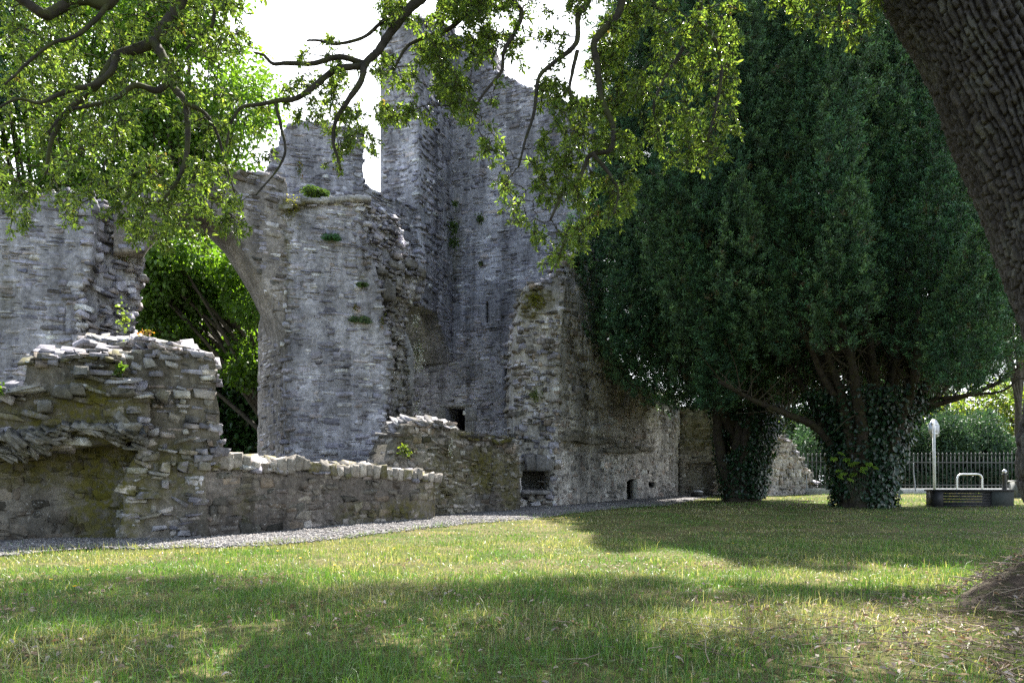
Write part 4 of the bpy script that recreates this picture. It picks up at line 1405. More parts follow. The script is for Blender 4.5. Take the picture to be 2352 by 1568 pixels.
def trunk_stems(tr, d, n, r):
    """fused stems that make the bole, splaying upwards"""
    o = []
    for q in range(n):
        a = q / n * 6.283 + 0.4
        k_ = 0.45 + 0.65 * rng.random()
        pts = []
        for (y, x, R) in zip(tr['ys'], tr['xc'], tr['r']):
            R = R * (0.62 if y > 1060 else k_)
            pts.append((x + math.cos(a) * R / d * F + rng.normal(0, 3), y, d + math.sin(a) * R))
        o.append((pts, r * (0.9 + 0.5 * rng.random()), r * 0.22))
    return o


tr1 = dict(ys=[1160, 1130, 1050, 980, 930, 880, 760, 600], xc=[1706, 1706, 1708, 1715, 1720, 1720, 1700, 1680], r=[0.80, 0.72, 0.92, 1.1, 1.3, 1.7, 2.2, 2.5], y0=1140, y1=930, ivy=7500)
D1 = 25.5
st1 = trunk_stems(tr1, D1, 10, 0.19)
st1 += [([(1715, 1040, D1), (1770, 960, D1), (1830, 900, 25), (1880, 820, 24.5)], 0.16, 0.06), ([(1690, 1020, D1), (1660, 950, 25), (1600, 880, 24.5), (1520, 800, 24)], 0.2, 0.05), ([(1700, 1020, D1), (1680, 900, D1), (1640, 700, 25), (1600, 450, 25)], 0.22, 0.08), ([(1730, 1020, D1), (1750, 900, 25), (1760, 700, 25), (1740, 400, 25)], 0.2, 0.08), ([(1700, 1000, D1), (1620, 870, 24), (1540, 830, 23.5), (1470, 760, 23.5)], 0.12, 0.04)]
cr1 = [(1450, -330), (1452, 60), (1448, 150), (1430, 250), (1402, 400), (1378, 540), (1352, 620), (1350, 720), (1385, 800), (1440, 872), (1500, 912), (1560, 938), (1640, 940), (1740, 900), (1790, 800), (1790, 500), (1760, 200), (1740, -330)]
yew('dark upright yew with a narrower ivied trunk, the left one and farther back', (1706, 1147), 25.5, cr1, st1, tr1, 170, 60, 3.2, ([(1440, -100), (1385, 540), (1362, 700), (1480, 870), (1640, 930), (1840, 920), (1790, -100)], 420))
tr2 = dict(ys=[1180, 1150, 1080, 1010, 960, 900, 840, 720, 560], xc=[1984, 1984, 1986, 1988, 1988, 1985, 1980, 1950, 1900], r=[0.95, 0.84, 0.92, 1.2, 1.5, 1.95, 2.4, 2.9, 3.2], y0=1165, y1=900, ivy=12500)
D2 = 21.7
st2 = trunk_stems(tr2, D2, 15, 0.19)
st2 += [([(1940, 1060, D2), (1880, 985, 21.4), (1820, 955, 21), (1740, 925, 20.6), (1650, 880, 20.2)], 0.136, 0.042),
        ([(1985, 1030, 21), (1960, 960, 20.8), (1900, 880, 20.4), (1850, 780, 20), (1800, 700, 20)], 0.116, 0.049),
        ([(2000, 1030, 21), (2040, 900, 21), (2060, 800, 21), (2068, 600, 21)], 0.122, 0.049),
        ([(2020, 1050, D2), (2060, 990, 21.5), (2120, 940, 21), (2200, 915, 20.6), (2290, 880, 20.2), (2345, 840, 20)], 0.109, 0.035),
        ([(2030, 1040, D2), (2090, 960, 22), (2160, 900, 22), (2230, 800, 22), (2270, 720, 22)], 0.095, 0.035),
        ([(2030, 1000, D2), (2110, 930, 21), (2220, 910, 20.4), (2300, 900, 20), (2345, 870, 19.8)], 0.061, 0.021),
        ([(1960, 1030, 21.2), (1930, 900, 20.8), (1870, 800, 20.4), (1700, 700, 20)], 0.102, 0.035),
        ([(1985, 1020, D2), (2010, 900, 22), (1980, 700, 22), (1960, 400, 22)], 0.204, 0.084),
        ([(1985, 1020, D2), (1950, 850, 22.5), (1880, 600, 22.5), (1800, 300, 22)], 0.177, 0.070),
        ([(1990, 1020, D2), (2060, 850, 22.5), (2120, 600, 22.5), (2140, 300, 22)], 0.177, 0.070)]
cr2 = [(1600, -330), (1560, 200), (1530, 450), (1530, 620), (1580, 720), (1660, 820), (1740, 850), (1820, 830), (1900, 800), (1990, 790), (2070, 815), (2120, 860), (2180, 890), (2260, 870), (2330, 830), (2340, 760), (2290, 620), (2250, 480), (2205, 350), (2165, 200), (2140, 0), (2120, -330)]
yew('dark upright yew with the broadest ivied trunk, the right one and nearer', (1984, 1163), 21.7, cr2, st2, tr2, 200, 70, 3.6, ([(1560, -150), (2130, -150), (2200, 350), (2310, 800), (2130, 900), (1820, 900), (1650, 850)], 640))

# bright sapling in front of the right yew's trunk
sb = at(1965, 1150, 20.6)
sb[2] = g1(sb[0], sb[1])
sap = thing('sapling', sb, 'little sycamore sapling with bright yellow-green leaves before the ivied trunk', 'sapling')
g, gs = Geo(), Geo()
for (x, y) in ((1915, 1050), (1928, 1038), (1946, 1052), (1955, 1062), (1968, 1060), (1985, 1072), (2006, 1070), (1940, 1085), (1962, 1086), (1975, 1080), (1930, 1078), (1950, 1098), (1995, 1062), (1925, 1092)):
    p = at(x, y, 20.4 + 0.4 * rng.random())
    gs.tube(np.array([sb, (sb + p) / 2 + [0.05, 0, 0.1], p]), [0.006, 0.005, 0.003], 4, (0.05, 0.045, 0.03), cap=False)
    m_ = 5
    a = np.linspace(-1.1, 1.1, m_)
    fd = unit(np.array([rng.normal(0, 0.6), -0.6, -0.4]))
    sd = unit(np.cross(fd, [0, 0, 1]))
    D_ = fd[None] * np.cos(a)[:, None] + sd[None] * np.sin(a)[:, None]
    add_leaves(g, np.tile(p, (m_, 1)), D_, np.array([0.12, 0.17, 0.2, 0.17, 0.12]), 0.10, rnd_cols(m_, [(0.13, 0.22, 0.03), (0.17, 0.25, 0.04)], 0.1), 0.05, 0.2, np.tile([0, -0.5, 1.0], (m_, 1)))
gs.build('stem', M['yewbark'], sap)
g.build('foliage', M['bgleaf'], sap)


# ------------------------------------------------------------------ trees in the background
def leafy_tree(name, label, base, trunk_h, tr, clumps, nleaf, size, pal, mat, group=None, cat='tree', droop=0.3, aspect=0.8):
    b = np.array(base, float)
    b[2] = g1(b[0], min(b[1], 45)) - 0.1
    root = thing(name, b, label, cat, group)
    g = Geo()
    top = b + np.array([rng.normal(0, 0.2), 0, trunk_h])
    g.tube(spline([b, (b + top) / 2 + rng.normal(0, 0.15, 3), top], 12), np.linspace(tr, tr * 0.55, 12), 8, (0.07, 0.06, 0.05), 0.1)
    for (c, r) in clumps:
        c = np.array(c, float)
        s = b + (top - b) * (0.35 + 0.6 * rng.random())
        g.tube(spline([s, (s + c) / 2 + np.array([0, 0, 0.25]), c], 8), np.linspace(tr * 0.35, 0.025, 8), 5, (0.065, 0.055, 0.045), 0.1, cap=False)
    g.build('trunk', M['yewbark'], root, smooth=True)
    g = Geo()
    vol = np.array([np.prod(r) ** (2 / 3) for (_, r) in clumps])
    for (c, r), fr in zip(clumps, vol / vol.sum()):
        n = int(nleaf * fr)
        u = unit(rng.normal(size=(n, 3)))
        rad = (0.55 + 0.5 * rng.random((n, 1)) ** 0.6)
        lumps = 0.62 + 0.75 * fbm(u * 2.6 + np.array(c)[None], 13, 2)[:, None]
        P_ = np.array(c)[None] + u * np.array(r)[None] * rad * lumps
        # leaves sit in sprays
        P_ = P_ + rng.normal(0, size * 0.5, P_.shape)
        D_ = unit(u * 0.6 + rng.normal(0, 0.6, (n, 3)) + np.array([0, 0, -droop]))
        add_leaves(g, P_, D_, size * (0.6 + 0.7 * rng.random(n)), size * aspect * (0.6 + 0.7 * rng.random(n)), rnd_cols(n, pal, 0.2) * (0.8 + 0.4 * rng.random()), 0.1, 0.2)
    g.build('crown', M[mat], root)
    return root


def clumps_in(poly, d0, d1, n, rr, squash=0.8):
    pa = np.array(poly, float)
    lo, hi = pa.min(0), pa.max(0)
    o = []
    while len(o) < n:
        q = lo + (hi - lo) * rng.random(2)
        if inpoly(q[:1], q[1:], poly)[0]:
            r = rr[0] + (rr[1] - rr[0]) * rng.random()
            o.append((at(q[0], q[1], d0 + (d1 - d0) * rng.random()), (r, r, r * squash)))
    return o


LIME = [(0.07, 0.13, 0.022), (0.09, 0.16, 0.028), (0.055, 0.11, 0.02), (0.10, 0.17, 0.04)]
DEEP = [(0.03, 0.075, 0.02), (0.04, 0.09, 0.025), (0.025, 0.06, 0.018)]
GB = 'trees behind the ruin'
leafy_tree('lime_tree', 'tall bright green broadleaf tree edged by white sky, beyond the broken arch', at(420, 1100, 40), 11, 0.4,
           clumps_in([(270, -60), (535, -60), (545, 60), (570, 150), (592, 210), (600, 330), (600, 760), (250, 760), (280, 300)], 38, 43, 70, (1.2, 2.2)), 56000, 0.23, LIME, 'bgleaf', GB)
leafy_tree('lime_tree', 'bright green broadleaf tree filling the upper left corner behind the oak leaves', at(120, 1100, 40), 11, 0.4,
           clumps_in([(-250, -60), (280, -60), (300, 100), (280, 620), (-250, 620)], 38, 43, 95, (1.4, 2.4)), 56000, 0.23, LIME, 'bgleaf', GB)
leafy_tree('sycamore_tree', 'leafy sycamore with low sunlit boughs drooping inside the broken arch', at(640, 1100, 27), 5, 0.35,
           clumps_in([(290, 540), (480, 500), (560, 540), (600, 700), (600, 860), (585, 900), (560, 930), (520, 850), (450, 800), (290, 800)], 24, 27.5, 42, (0.5, 1.1), 0.6), 30000, 0.16, LIME, 'bgleaf', GB, droop=0.5)
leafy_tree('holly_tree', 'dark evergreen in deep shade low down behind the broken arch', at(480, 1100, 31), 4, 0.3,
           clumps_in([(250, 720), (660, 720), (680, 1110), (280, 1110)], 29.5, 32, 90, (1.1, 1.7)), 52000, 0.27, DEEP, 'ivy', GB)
leafy_tree('fir_tree', 'bluish dark conifer at the extreme upper left, behind the brighter leaves', at(-30, 1100, 38), 14, 0.4,
           clumps_in([(-220, -100), (90, 20), (110, 140), (60, 220), (-220, 260)], 35, 39, 18, (1.2, 1.9)), 12000, 0.26, [(0.03, 0.07, 0.05), (0.04, 0.09, 0.065)], 'cypress', GB, aspect=0.35)
# beyond the railing, on the right
GR = 'trees beyond the railing'
CYP = [(0.045, 0.085, 0.05), (0.055, 0.10, 0.055), (0.035, 0.07, 0.045)]
for q, (px_c, w_, y0, lab) in enumerate(((2180, 55, 975, 'soft dark green cypress right behind the sign pole'), (2255, 60, 985, 'soft green cypress beyond the railing, over the bicycle hoop'), (2330, 45, 1000, 'cypress beyond the railing, over the bollard'), (2080, 60, 990, 'cypress beyond the railing, beside the right yew trunk'), (1880, 60, 1000, 'cypress beyond the railing, seen between the two yew trunks'))):
    leafy_tree('cypress_tree', lab, at(px_c, 1110, 38), 2.5, 0.2, clumps_in([(px_c - w_, 1120), (px_c - w_ * 0.9, y0 + 40), (px_c, y0 - 20), (px_c + w_ * 0.9, y0 + 40), (px_c + w_, 1120)], 36.5, 39.5, 20, (0.5, 0.95)), 9000, 0.24, CYP, 'cypress', GR, aspect=0.3, droop=-0.2)
PALE = [(0.10, 0.15, 0.05), (0.13, 0.17, 0.06), (0.16, 0.17, 0.05), (0.08, 0.13, 0.05)]
leafy_tree('birch_tree', 'pale airy tree with yellowish leaves high beyond the bollard', at(2330, 1100, 50), 6, 0.25, clumps_in([(2250, 900), (2300, 850), (2420, 820), (2480, 1050), (2260, 1050)], 47, 52, 22, (0.8, 1.5)), 8000, 0.2, PALE, 'bgleaf', GR)
leafy_tree('birch_tree', 'pale airy tree beyond the railing, behind the sign', at(2190, 1100, 50), 6, 0.25, clumps_in([(2120, 930), (2200, 890), (2260, 880), (2270, 1040), (2100, 1050)], 47, 52, 20, (0.8, 1.4)), 7000, 0.2, PALE, 'bgleaf', GR)
leafy_tree('birch_tree', 'pale tree glimpsed low between the yew trunks', at(1850, 1100, 55), 5, 0.25, clumps_in([(1780, 980), (1900, 960), (2000, 960), (2000, 1080), (1780, 1080)], 52, 56, 18, (1.0, 1.5)), 6000, 0.24, PALE + CYP, 'bgleaf', GR)
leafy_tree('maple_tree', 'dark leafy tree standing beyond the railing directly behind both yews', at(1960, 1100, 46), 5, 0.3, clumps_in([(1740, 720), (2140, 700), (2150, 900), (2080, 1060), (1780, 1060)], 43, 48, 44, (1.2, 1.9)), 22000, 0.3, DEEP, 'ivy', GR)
leafy_tree('birch_tree', 'tall thin tree whose crown flickers between the yew and the oak trunk', at(2340, 1100, 44), 9, 0.25, clumps_in([(2200, 420), (2380, 420), (2480, 800), (2240, 800)], 42, 46, 14, (0.9, 1.5)), 4500, 0.2, PALE + CYP, 'bgleaf', GR)

# ------------------------------------------------------------------ railing, sign, street furniture
IRON = (0.028, 0.032, 0.033)
fa, fb = at(1836, 1130, 31.2), at(2480, 1130, 32.6)
fa[2], fb[2] = g1(fa[0], fa[1]), g1(fb[0], fb[1])
kerb = Geo()
fdir = unit((fb - fa) * [1, 1, 0])
ang = math.atan2(fdir[1], fdir[0])
Lf = np.linalg.norm((fb - fa)[:2])
kerb.box((fa + fb) / 2 + [0, 0, 0.06], (Lf, 0.3, 0.30), (0.5, 0.5, 0.49), ang)
tag(kerb.build('kerb', M['concrete']), 'pale concrete kerb along the foot of the iron railing', 'kerb')
fence = thing('railing', fa, 'grey iron railing with ball-topped bars in front of the cypresses', 'fence')
gb, gr, gs = Geo(), Geo(), Geo()
nb = int(Lf / 0.19)
tops = []
for q in range(nb + 1):
    p = fa + fdir * (Lf * q / nb)
    z = fa[2] + (fb[2] - fa[2]) * q / nb + 0.2
    bar = Geo()
    bar.tube(np.array([[p[0], p[1], z], [p[0], p[1], z + 1.42]]), 0.016, 6, IRON)
    bar.tube(np.array([[p[0], p[1], z + 1.40], [p[0], p[1], z + 1.44], [p[0], p[1], z + 1.49], [p[0], p[1], z + 1.54]]), [0.012, 0.034, 0.036, 0.006], 7, (0.05, 0.055, 0.055))
    bar.build('bar', M['iron'], fence)
for h_ in (0.32, 1.3, 0.86):
    if h_ == 0.86:
        gr.tube(np.array([fa + [0, 0, h_ + 0.05], fa + fdir * Lf * 0.0 + [0, 0, h_ + 0.05]]) + [[0, 0, 0], [0.01, 0, 0]], 0.01, 4, IRON)
        continue
    r_ = Geo()
    r_.box((fa + fb) / 2 + [0, 0, h_ + 0.02], (Lf, 0.03, 0.045), (0.04, 0.045, 0.045), ang)
    r_.build('rail', M['iron'], fence)
for px in (1850, 2090, 2330):
    t = (px - 1836) / 644.0
    p = fa + (fb - fa) * t
    s_ = Geo()
    s_.tube(spline([p + [0, -0.05, 1.3], p + [-0.03, -0.12, 0.9], p + [-0.1, -0.35, 0.45], p + [-0.16, -0.5, 0.1]], 9), 0.022, 6, (0.25, 0.26, 0.27))
    s_.build('stay', M['iron'], fence)

sp = gp(2147, 1133)
sign = thing('road_sign', sp, 'back of an octagonal grey road sign on a white pole', 'sign')
g = Geo()
ztop = at(2143, 962, sp[1])[2]
g.tube(np.array([sp - [0, 0, 0.3], [sp[0] - 0.05, sp[1], ztop]]), 0.058, 12, (0.50, 0.52, 0.54))
g.build('pole', M['paint'], sign, smooth=True)
g = Geo()
cz = at(2143, 984, sp[1])[2]
a = np.arange(8) / 8 * 2 * np.pi + np.pi / 8
yaw = math.radians(31)
r8 = 0.41
pts = np.stack([np.cos(a) * r8 * math.cos(yaw), np.cos(a) * r8 * math.sin(yaw), np.sin(a) * r8], 1) + [sp[0] + 0.02, sp[1] + 0.09, cz]
off = np.array([-math.sin(yaw), math.cos(yaw), 0]) * 0.02
v = np.vstack([pts - off, pts + off, [pts.mean(0) - off], [pts.mean(0) + off]])
tri = [[16, (q + 1) % 8, q] for q in range(8)] + [[17, 8 + q, 8 + (q + 1) % 8] for q in range(8)]
g.add(v, np.array(tri), (0.24, 0.26, 0.29))
g.more(np.array([[q, (q + 1) % 8, 8 + (q + 1) % 8, 8 + q] for q in range(8)]))
g.build('plate', M['steel'], sign)
for dz in (-0.2, 0.2):
    g = Geo()
    g.box([sp[0] - 0.0, sp[1] + 0.03, cz + dz], (0.42, 0.05, 0.05), (0.45, 0.46, 0.47), yaw)
    g.build('bracket', M['steel'], sign)

hp = at(2227, 1132, 29.5)
hp[2] = g1(hp[0], hp[1])
hoop = Geo()
w_ = 0.5
hpts = [hp + [-w_, 0, -0.1], hp + [-w_, 0, 0.6], hp + [-w_, 0, 0.68], hp + [-w_ + 0.06, 0, 0.8], hp + [-w_ + 0.2, 0, 0.85], hp + [0, 0, 0.85], hp + [w_ - 0.2, 0, 0.85], hp + [w_ - 0.06, 0, 0.8], hp + [w_, 0, 0.68], hp + [w_, 0, 0.6], hp + [w_, 0, -0.1]]
hoop.tube(spline(hpts, 60), 0.036, 10, (0.62, 0.63, 0.65))
tag(hoop.build('bicycle_hoop', M['steel'], smooth=True), 'bright steel hoop for parking bicycles, in front of the railing', 'bike rack')

bp_ = at(2307, 1134, 27.5)
bp_[2] = g1(bp_[0], bp_[1])
bol = thing('bollard', bp_, 'slim dark bollard with a shiny ball on top, between hoop and cabinet', 'bollard')
g = Geo()
g.tube(bp_ + np.array([[0, 0, -0.1], [0, 0, 0.1], [0, 0, 0.12], [0, 0, 0.82], [0, 0, 0.84], [0, 0, 0.88]]), [0.11, 0.11, 0.085, 0.08, 0.1, 0.1], 14, (0.025, 0.027, 0.03))
g.build('post', M['iron'], bol, smooth=True)
g = Geo()
t_ = np.linspace(-1.2, 1.57, 8)
g.tube(np.stack([np.zeros(8), np.zeros(8), 0.96 + 0.085 * np.sin(t_)], 1) + bp_, np.maximum(0.004, 0.085 * np.cos(t_)), 14, (0.4, 0.41, 0.43))
g.build('ball_top', M['steel'], bol, smooth=True)

cb = at(2345, 1134, 27.0)
cb[2] = g1(cb[0], cb[1])
cab = thing('utility_cabinet', cb, 'low grey cabinet with louvred front, half hidden by the oak trunk', 'cabinet')
g = Geo()
g.box(cb + [0, 0, 0.28], (0.62, 0.4, 0.62), (0.16, 0.17, 0.17))
g.build('body', M['paint'], cab)
g = Geo()
g.box(cb + [0, 0, 0.615], (0.68, 0.46, 0.05), (0.5, 0.5, 0.5))
g.build('lid', M['paint'], cab)
g = Geo()
for q in range(9):
    g.box(cb + [0, -0.215, 0.08 + q * 0.055], (0.52, 0.03, 0.022), (0.08, 0.085, 0.09))
g.build('louvre', M['paint'], cab)

be = gp(2235, 1163)
be[1] -= 0.0
bench = thing('park_bench', be, 'low black slatted bench with a grey block end, on the grass beside the oak trunk', 'bench')
BW = 2.35
x0 = (2147 - CX) / F * be[1]
blk = (0.018, 0.018, 0.02)
ztop = 0.49
for q, z_ in enumerate((0.425, 0.345, 0.265, 0.185, 0.105, 0.03)):
    g = Geo()
    g.box([x0 + 0.2 + 0.72, be[1] + 0.02, be[2] + z_], (1.42, 0.04, 0.075), blk)
    g.build('slat', M['wood'], bench)
g = Geo()
g.box([x0 + 1.1, be[1] + 0.2, be[2] + ztop - 0.02], (2.3, 0.52, 0.05), blk)
g.build('seat', M['wood'], bench)
g = Geo()
g.box([x0 + 0.11, be[1] + 0.2, be[2] + 0.2], (0.24, 0.46, 0.5), blk)
g.build('end_panel', M['wood'], bench)
g = Geo()
g.box([x0 + 1.95, be[1] + 0.2, be[2] + 0.2], (0.62, 0.46, 0.5), (0.05, 0.055, 0.05))
g.build('end_panel', M['concrete'], bench)

fl = at(1600, 1138, 29.2)
fl[2] = g1(fl[0], fl[1]) + 0.03
lamp = thing('floodlight', fl, 'small dark ground floodlight on the gravel below the far recess', 'lamp')
g = Geo()
g.box(fl + [0, 0, 0.10], (0.42, 0.25, 0.16), (0.02, 0.02, 0.022))
g.box(fl + [0, 0, 0.01], (0.3, 0.2, 0.04), (0.02, 0.02, 0.022))
g.build('housing', M['iron'], lamp)
g = Geo()
c = fl + [0, 0, 0.19]
v = np.array([[-0.24, -0.16, 0], [0.24, -0.16, 0], [0.24, 0.16, 0], [-0.24, 0.16, 0], [-0.1, -0.05, 0.07], [0.1, -0.05, 0.07], [0.1, 0.05, 0.07], [-0.1, 0.05, 0.07]]) + c
g.add(v, [[0, 1, 5, 4], [1, 2, 6, 5], [2, 3, 7, 6], [3, 0, 4, 7], [4, 5, 6, 7], [3, 2, 1, 0]], (0.3, 0.31, 0.33))
g.build('cover', M['steel'], lamp)


# ------------------------------------------------------------------ plants on the masonry
def fern(name, label, p, size, n, pal, up=0.6, cat='fern', group='plants rooted in the masonry'):
    p = np.array(p)
    o = Geo()
    for q in range(n):
        a = rng.random() * 6.283
        d = unit(np.array([math.cos(a), math.sin(a) * 0.7 - 0.35, up + 0.5 * rng.random()]))
        L = size * (0.6 + 0.5 * rng.random())
        t = np.linspace(0, 1, 9)
        c = p[None] + d[None] * (t * L)[:, None] + np.array([0, -0.2, -1])[None] * (t ** 2 * L * 0.35)[:, None]
        o.tube(c, np.linspace(0.006, 0.002, 9), 4, (0.08, 0.09, 0.03), cap=False)
        s = unit(np.cross(d, [0.15, -1.0, 0.35]))
        for sg in (-1, 1):
            P_ = np.repeat(c[1:], 2, axis=0)
            D_ = unit(s * sg + d * 0.35 + rng.normal(0, 0.12, (len(P_), 3)))
            ln = np.repeat(np.sin(np.pi * (t[1:] * 0.85 + 0.12)), 2) * L * 0.30 + 0.015
            add_leaves(o, P_, D_, ln, ln * 0.42, rnd_cols(len(P_), pal, 0.15), 0.08, 0.15, np.tile([0.1, -1.0, 0.5], (len(P_), 1)))
    ob = o.build(name, M['bgleaf'])
    return tag(ob, label, cat, group)


def tuft(name, label, p, size, n, pal, hang=0.0, cat='plant', leaf=0.07, mat='bgleaf', group='plants rooted in the masonry', stretch=1.0):
    p = np.array(p)
    o = Geo()
    for q in range(max(3, n // 14)):
        e = p + rng.normal(0, size * 0.5, 3) * [1, 0.4, stretch] + [0, -size * 0.25, -hang * rng.random()]
        o.tube(np.array([p + [0, 0.08, 0], (p + e) / 2 + [0, -0.05, 0.03], e]), [0.006, 0.004, 0.002], 4, (0.09, 0.08, 0.04), cap=False)
    P_ = p[None] + rng.normal(0, size * 0.42, (n, 3)) * np.array([1, 0.45, stretch]) + np.array([0, -size * 0.3, 0])
    P_[:, 2] -= hang * rng.random(n)
    D_ = unit(rng.normal(0, 0.6, (n, 3)) + np.array([0, -0.5, -0.1]))
    s = leaf * (0.6 + 0.7 * rng.random(n))
    add_leaves(o, P_, D_, s, s * 0.75, rnd_cols(n, pal, 0.2), 0.08, 0.15)
    ob = o.build(name, M[mat])
    return tag(ob, label, cat, group)


def onwall(w, vx, vy, out=0.05):
    s, z = w.uz(vx, vy)
    return w.pos(s, z, out + float(w.bulge(s, z)))


FE = [(0.08, 0.14, 0.035), (0.10, 0.15, 0.045), (0.065, 0.11, 0.035)]
GN = [(0.07, 0.12, 0.03), (0.10, 0.14, 0.04), (0.05, 0.09, 0.03)]
RU = [(0.22, 0.12, 0.05), (0.18, 0.14, 0.06), (0.10, 0.12, 0.04)]
WH = [(0.8, 0.8, 0.76), (0.7, 0.7, 0.66), (0.12, 0.17, 0.06), (0.45, 0.40, 0.3)]
fern('fern', 'taller bright fern standing on top of the pier, left of its twin', onwall(p1, 715, 454, -0.05), 0.5, 12, FE, 1.0)
fern('fern', 'shorter bright fern on top of the pier, right of the taller one', onwall(p1, 737, 455, -0.05), 0.42, 10, FE, 1.0)
fern('fern', 'green fern growing from the upper face of the pier', onwall(p1, 764, 552), 0.36, 16, [(0.05, 0.13, 0.04), (0.06, 0.15, 0.05)], 0.3)
fern('fern', 'small fern lower on the pier near the crumbling edge', onwall(p1, 834, 660), 0.25, 9, FE, 0.4)
fern('fern', 'spreading fern halfway down the pier, between rust coloured weeds', onwall(p1, 826, 738), 0.36, 14, GN, 0.2)
tuft('moss_clump', 'yellow moss cushion on the top left corner of the pier', onwall(p1, 668, 468, 0.0), 0.30, 260, [(0.16, 0.15, 0.02), (0.10, 0.11, 0.02)], 0.25, 'moss', 0.05)
tuft('moss_clump', 'bright yellow moss on the rough column against the tower', onwall(k1, 1228, 688, 0.05), 0.26, 260, [(0.17, 0.17, 0.02), (0.11, 0.12, 0.02)], 0.2, 'moss', 0.05)
tuft('wall_weed', 'larger green weed in the corner of the tower, second from top', at(1042, 520, 28.9), 0.26, 120, GN, 0.1, 'weed', 0.11, stretch=1.3)
tuft('wall_weed', 'green weed in the corner of the tower, lowest of the cluster', at(1042, 556, 28.9), 0.24, 110, GN, 0.1, 'weed', 0.11)
tuft('wall_weed', 'small green weed high in the corner of the tower', at(1046, 468, 28.9), 0.16, 60, GN, 0.1, 'weed', 0.09)
tuft('wall_weed', 'green weed on the tower face just right of the corner cluster', onwall(t_front, 1103, 502, 0.05), 0.18, 70, GN, 0.05, 'weed', 0.09)
tuft('wall_weed', 'dry brownish weed on the tower face above the slit window', onwall(t_front, 1104, 604, 0.05), 0.14, 50, GN + RU, 0.05, 'weed', 0.07)
tuft('wall_weed', 'weed halfway down the rough column, right of the grilled slit', onwall(k1, 1228, 900, 0.08), 0.17, 80, [(0.12, 0.15, 0.04), (0.08, 0.11, 0.03)], 0.2, 'weed', 0.08)
tuft('wall_weed', 'weed sprouting from the foot of the pier, above the low wall', onwall(s1, 912, 1030, 0.28), 0.17, 110, [(0.12, 0.15, 0.03), (0.08, 0.12, 0.03)], 0.1, 'weed', 0.07)
tuft('wall_weed', 'rusty weed on the pier face, upper right one', onwall(p1, 817, 700, 0.03), 0.12, 60, RU, 0.25, 'weed', 0.05)
tuft('wall_weed', 'rusty weed on the pier face beside its right edge', onwall(p1, 878, 725, 0.05), 0.10, 60, RU, 0.35, 'weed', 0.05)
tuft('wall_weed', 'dry weed hanging on the stepped wall behind the pier', onwall(u1, 690, 370, 0.05), 0.12, 70, RU + GN, 0.5, 'weed', 0.06)
tuft('wall_weed', 'ochre weed high on the stepped wall, right of the hanging one', onwall(u1, 778, 385, 0.05), 0.18, 70, RU + FE, 0.1, 'weed', 0.07)
tuft('wall_weed', 'tall leggy weed on the ledge of the vault ruin against the tall wall', at(288, 735, 13.0), 0.14, 70, [(0.14, 0.18, 0.06), (0.10, 0.14, 0.05)], 0.0, 'weed', 0.06, stretch=2.2)
tuft('wall_weed', 'orange tinged creeper on top of the vault ruin at the arch', at(340, 764, 13.4), 0.13, 60, [(0.26, 0.10, 0.03), (0.16, 0.13, 0.04)], 0.0, 'weed', 0.06, stretch=0.4)
tuft('wall_weed', 'fresh green weed in the notch of the vault ruin', at(283, 850, 12.0), 0.10, 26, FE, 0.0, 'weed', 0.09)
tuft('wall_weed', 'leafy weed hanging from the broken end of the tall wall', onwall(l2, 282, 560, 0.15), 0.18, 150, GN + RU, 0.4, 'weed', 0.05)
tuft('wall_weed', 'leafy weed at the extreme left edge of the vault ruin', at(-2, 890, 11.2), 0.12, 70, FE, 0.1, 'weed', 0.07)
tuft('trailing_flowers', 'long trail of small white flowers down the crumbling edge of the pier', onwall(p2, 953, 790, 0.5), 0.19, 620, WH, 0.85, 'flowers', 0.045, 'petal')
tuft('trailing_flowers', 'upper trail of small white flowers below the pier overhang', onwall(p2, 950, 725, 0.45), 0.13, 240, WH, 0.35, 'flowers', 0.045, 'petal')
tuft('trailing_flowers', 'white flowers just above the pale rubble heap', onwall(p2, 952, 925, 0.45), 0.09, 110, WH, 0.5, 'flowers', 0.045, 'petal')
tuft('trailing_flowers', 'short trail of white flowers on the face of the mossy stub wall', onwall(s1, 1028, 1010, 0.12), 0.07, 110, WH, 0.4, 'flowers', 0.04, 'petal')

# ------------------------------------------------------------------ lawn
def blades(g, x, y, h, w, pal, var, lean=0.85, everywhere=False):
    n = len(x)
    z = G(x, y)
    ok = on_lawn(x, y, z) | everywhere
    x, y, z, h, w = x[ok], y[ok], z[ok], h[ok], w[ok]
    n = len(x)
    a = rng.random(n) * 6.283
    b = rng.random(n) * 6.283
    ln = np.abs(rng.normal(0, lean, n))
    side = np.stack([np.cos(a), np.sin(a), 0 * a], 1) * w[:, None] * 0.5
    dr = np.stack([np.cos(b), np.sin(b), 0 * b], 1)
    p = np.stack([x, y, z - 0.012], 1)
    up = np.array([0, 0, 1.0])[None]
    m1 = p + (up + dr * ln[:, None] * 0.5) * (h * 0.5)[:, None]
    tp = m1 + (up * (0.5 - 0.25 * np.clip(ln, 0, 1.2))[:, None] + dr * ln[:, None] * 0.6) * h[:, None]
    v = np.stack([p - side, p + side, m1 + side * 0.85, m1 - side * 0.85, tp], 1).reshape(-1, 3)
    i = np.arange(n)[:, None] * 5
    dry = n2(x, y, 0.8, 101, 3) + 0.07 * sstep(7.0, 8.6, y) * sstep(3.5, 0.5, x) + rng.normal(0, 0.10, n)  # noise gives the dry patches; extra straw in a band paints the sunlit strip
    col = np.where((dry > 0.54)[:, None], rnd_cols(n, pal[1], var), rnd_cols(n, pal[0], var))
    g.add(v, i + np.array([[0, 1, 2, 3]]), np.repeat(col, 5, axis=0))
    g.more(g.n - n * 5 + i + np.array([[3, 2, 4]]))


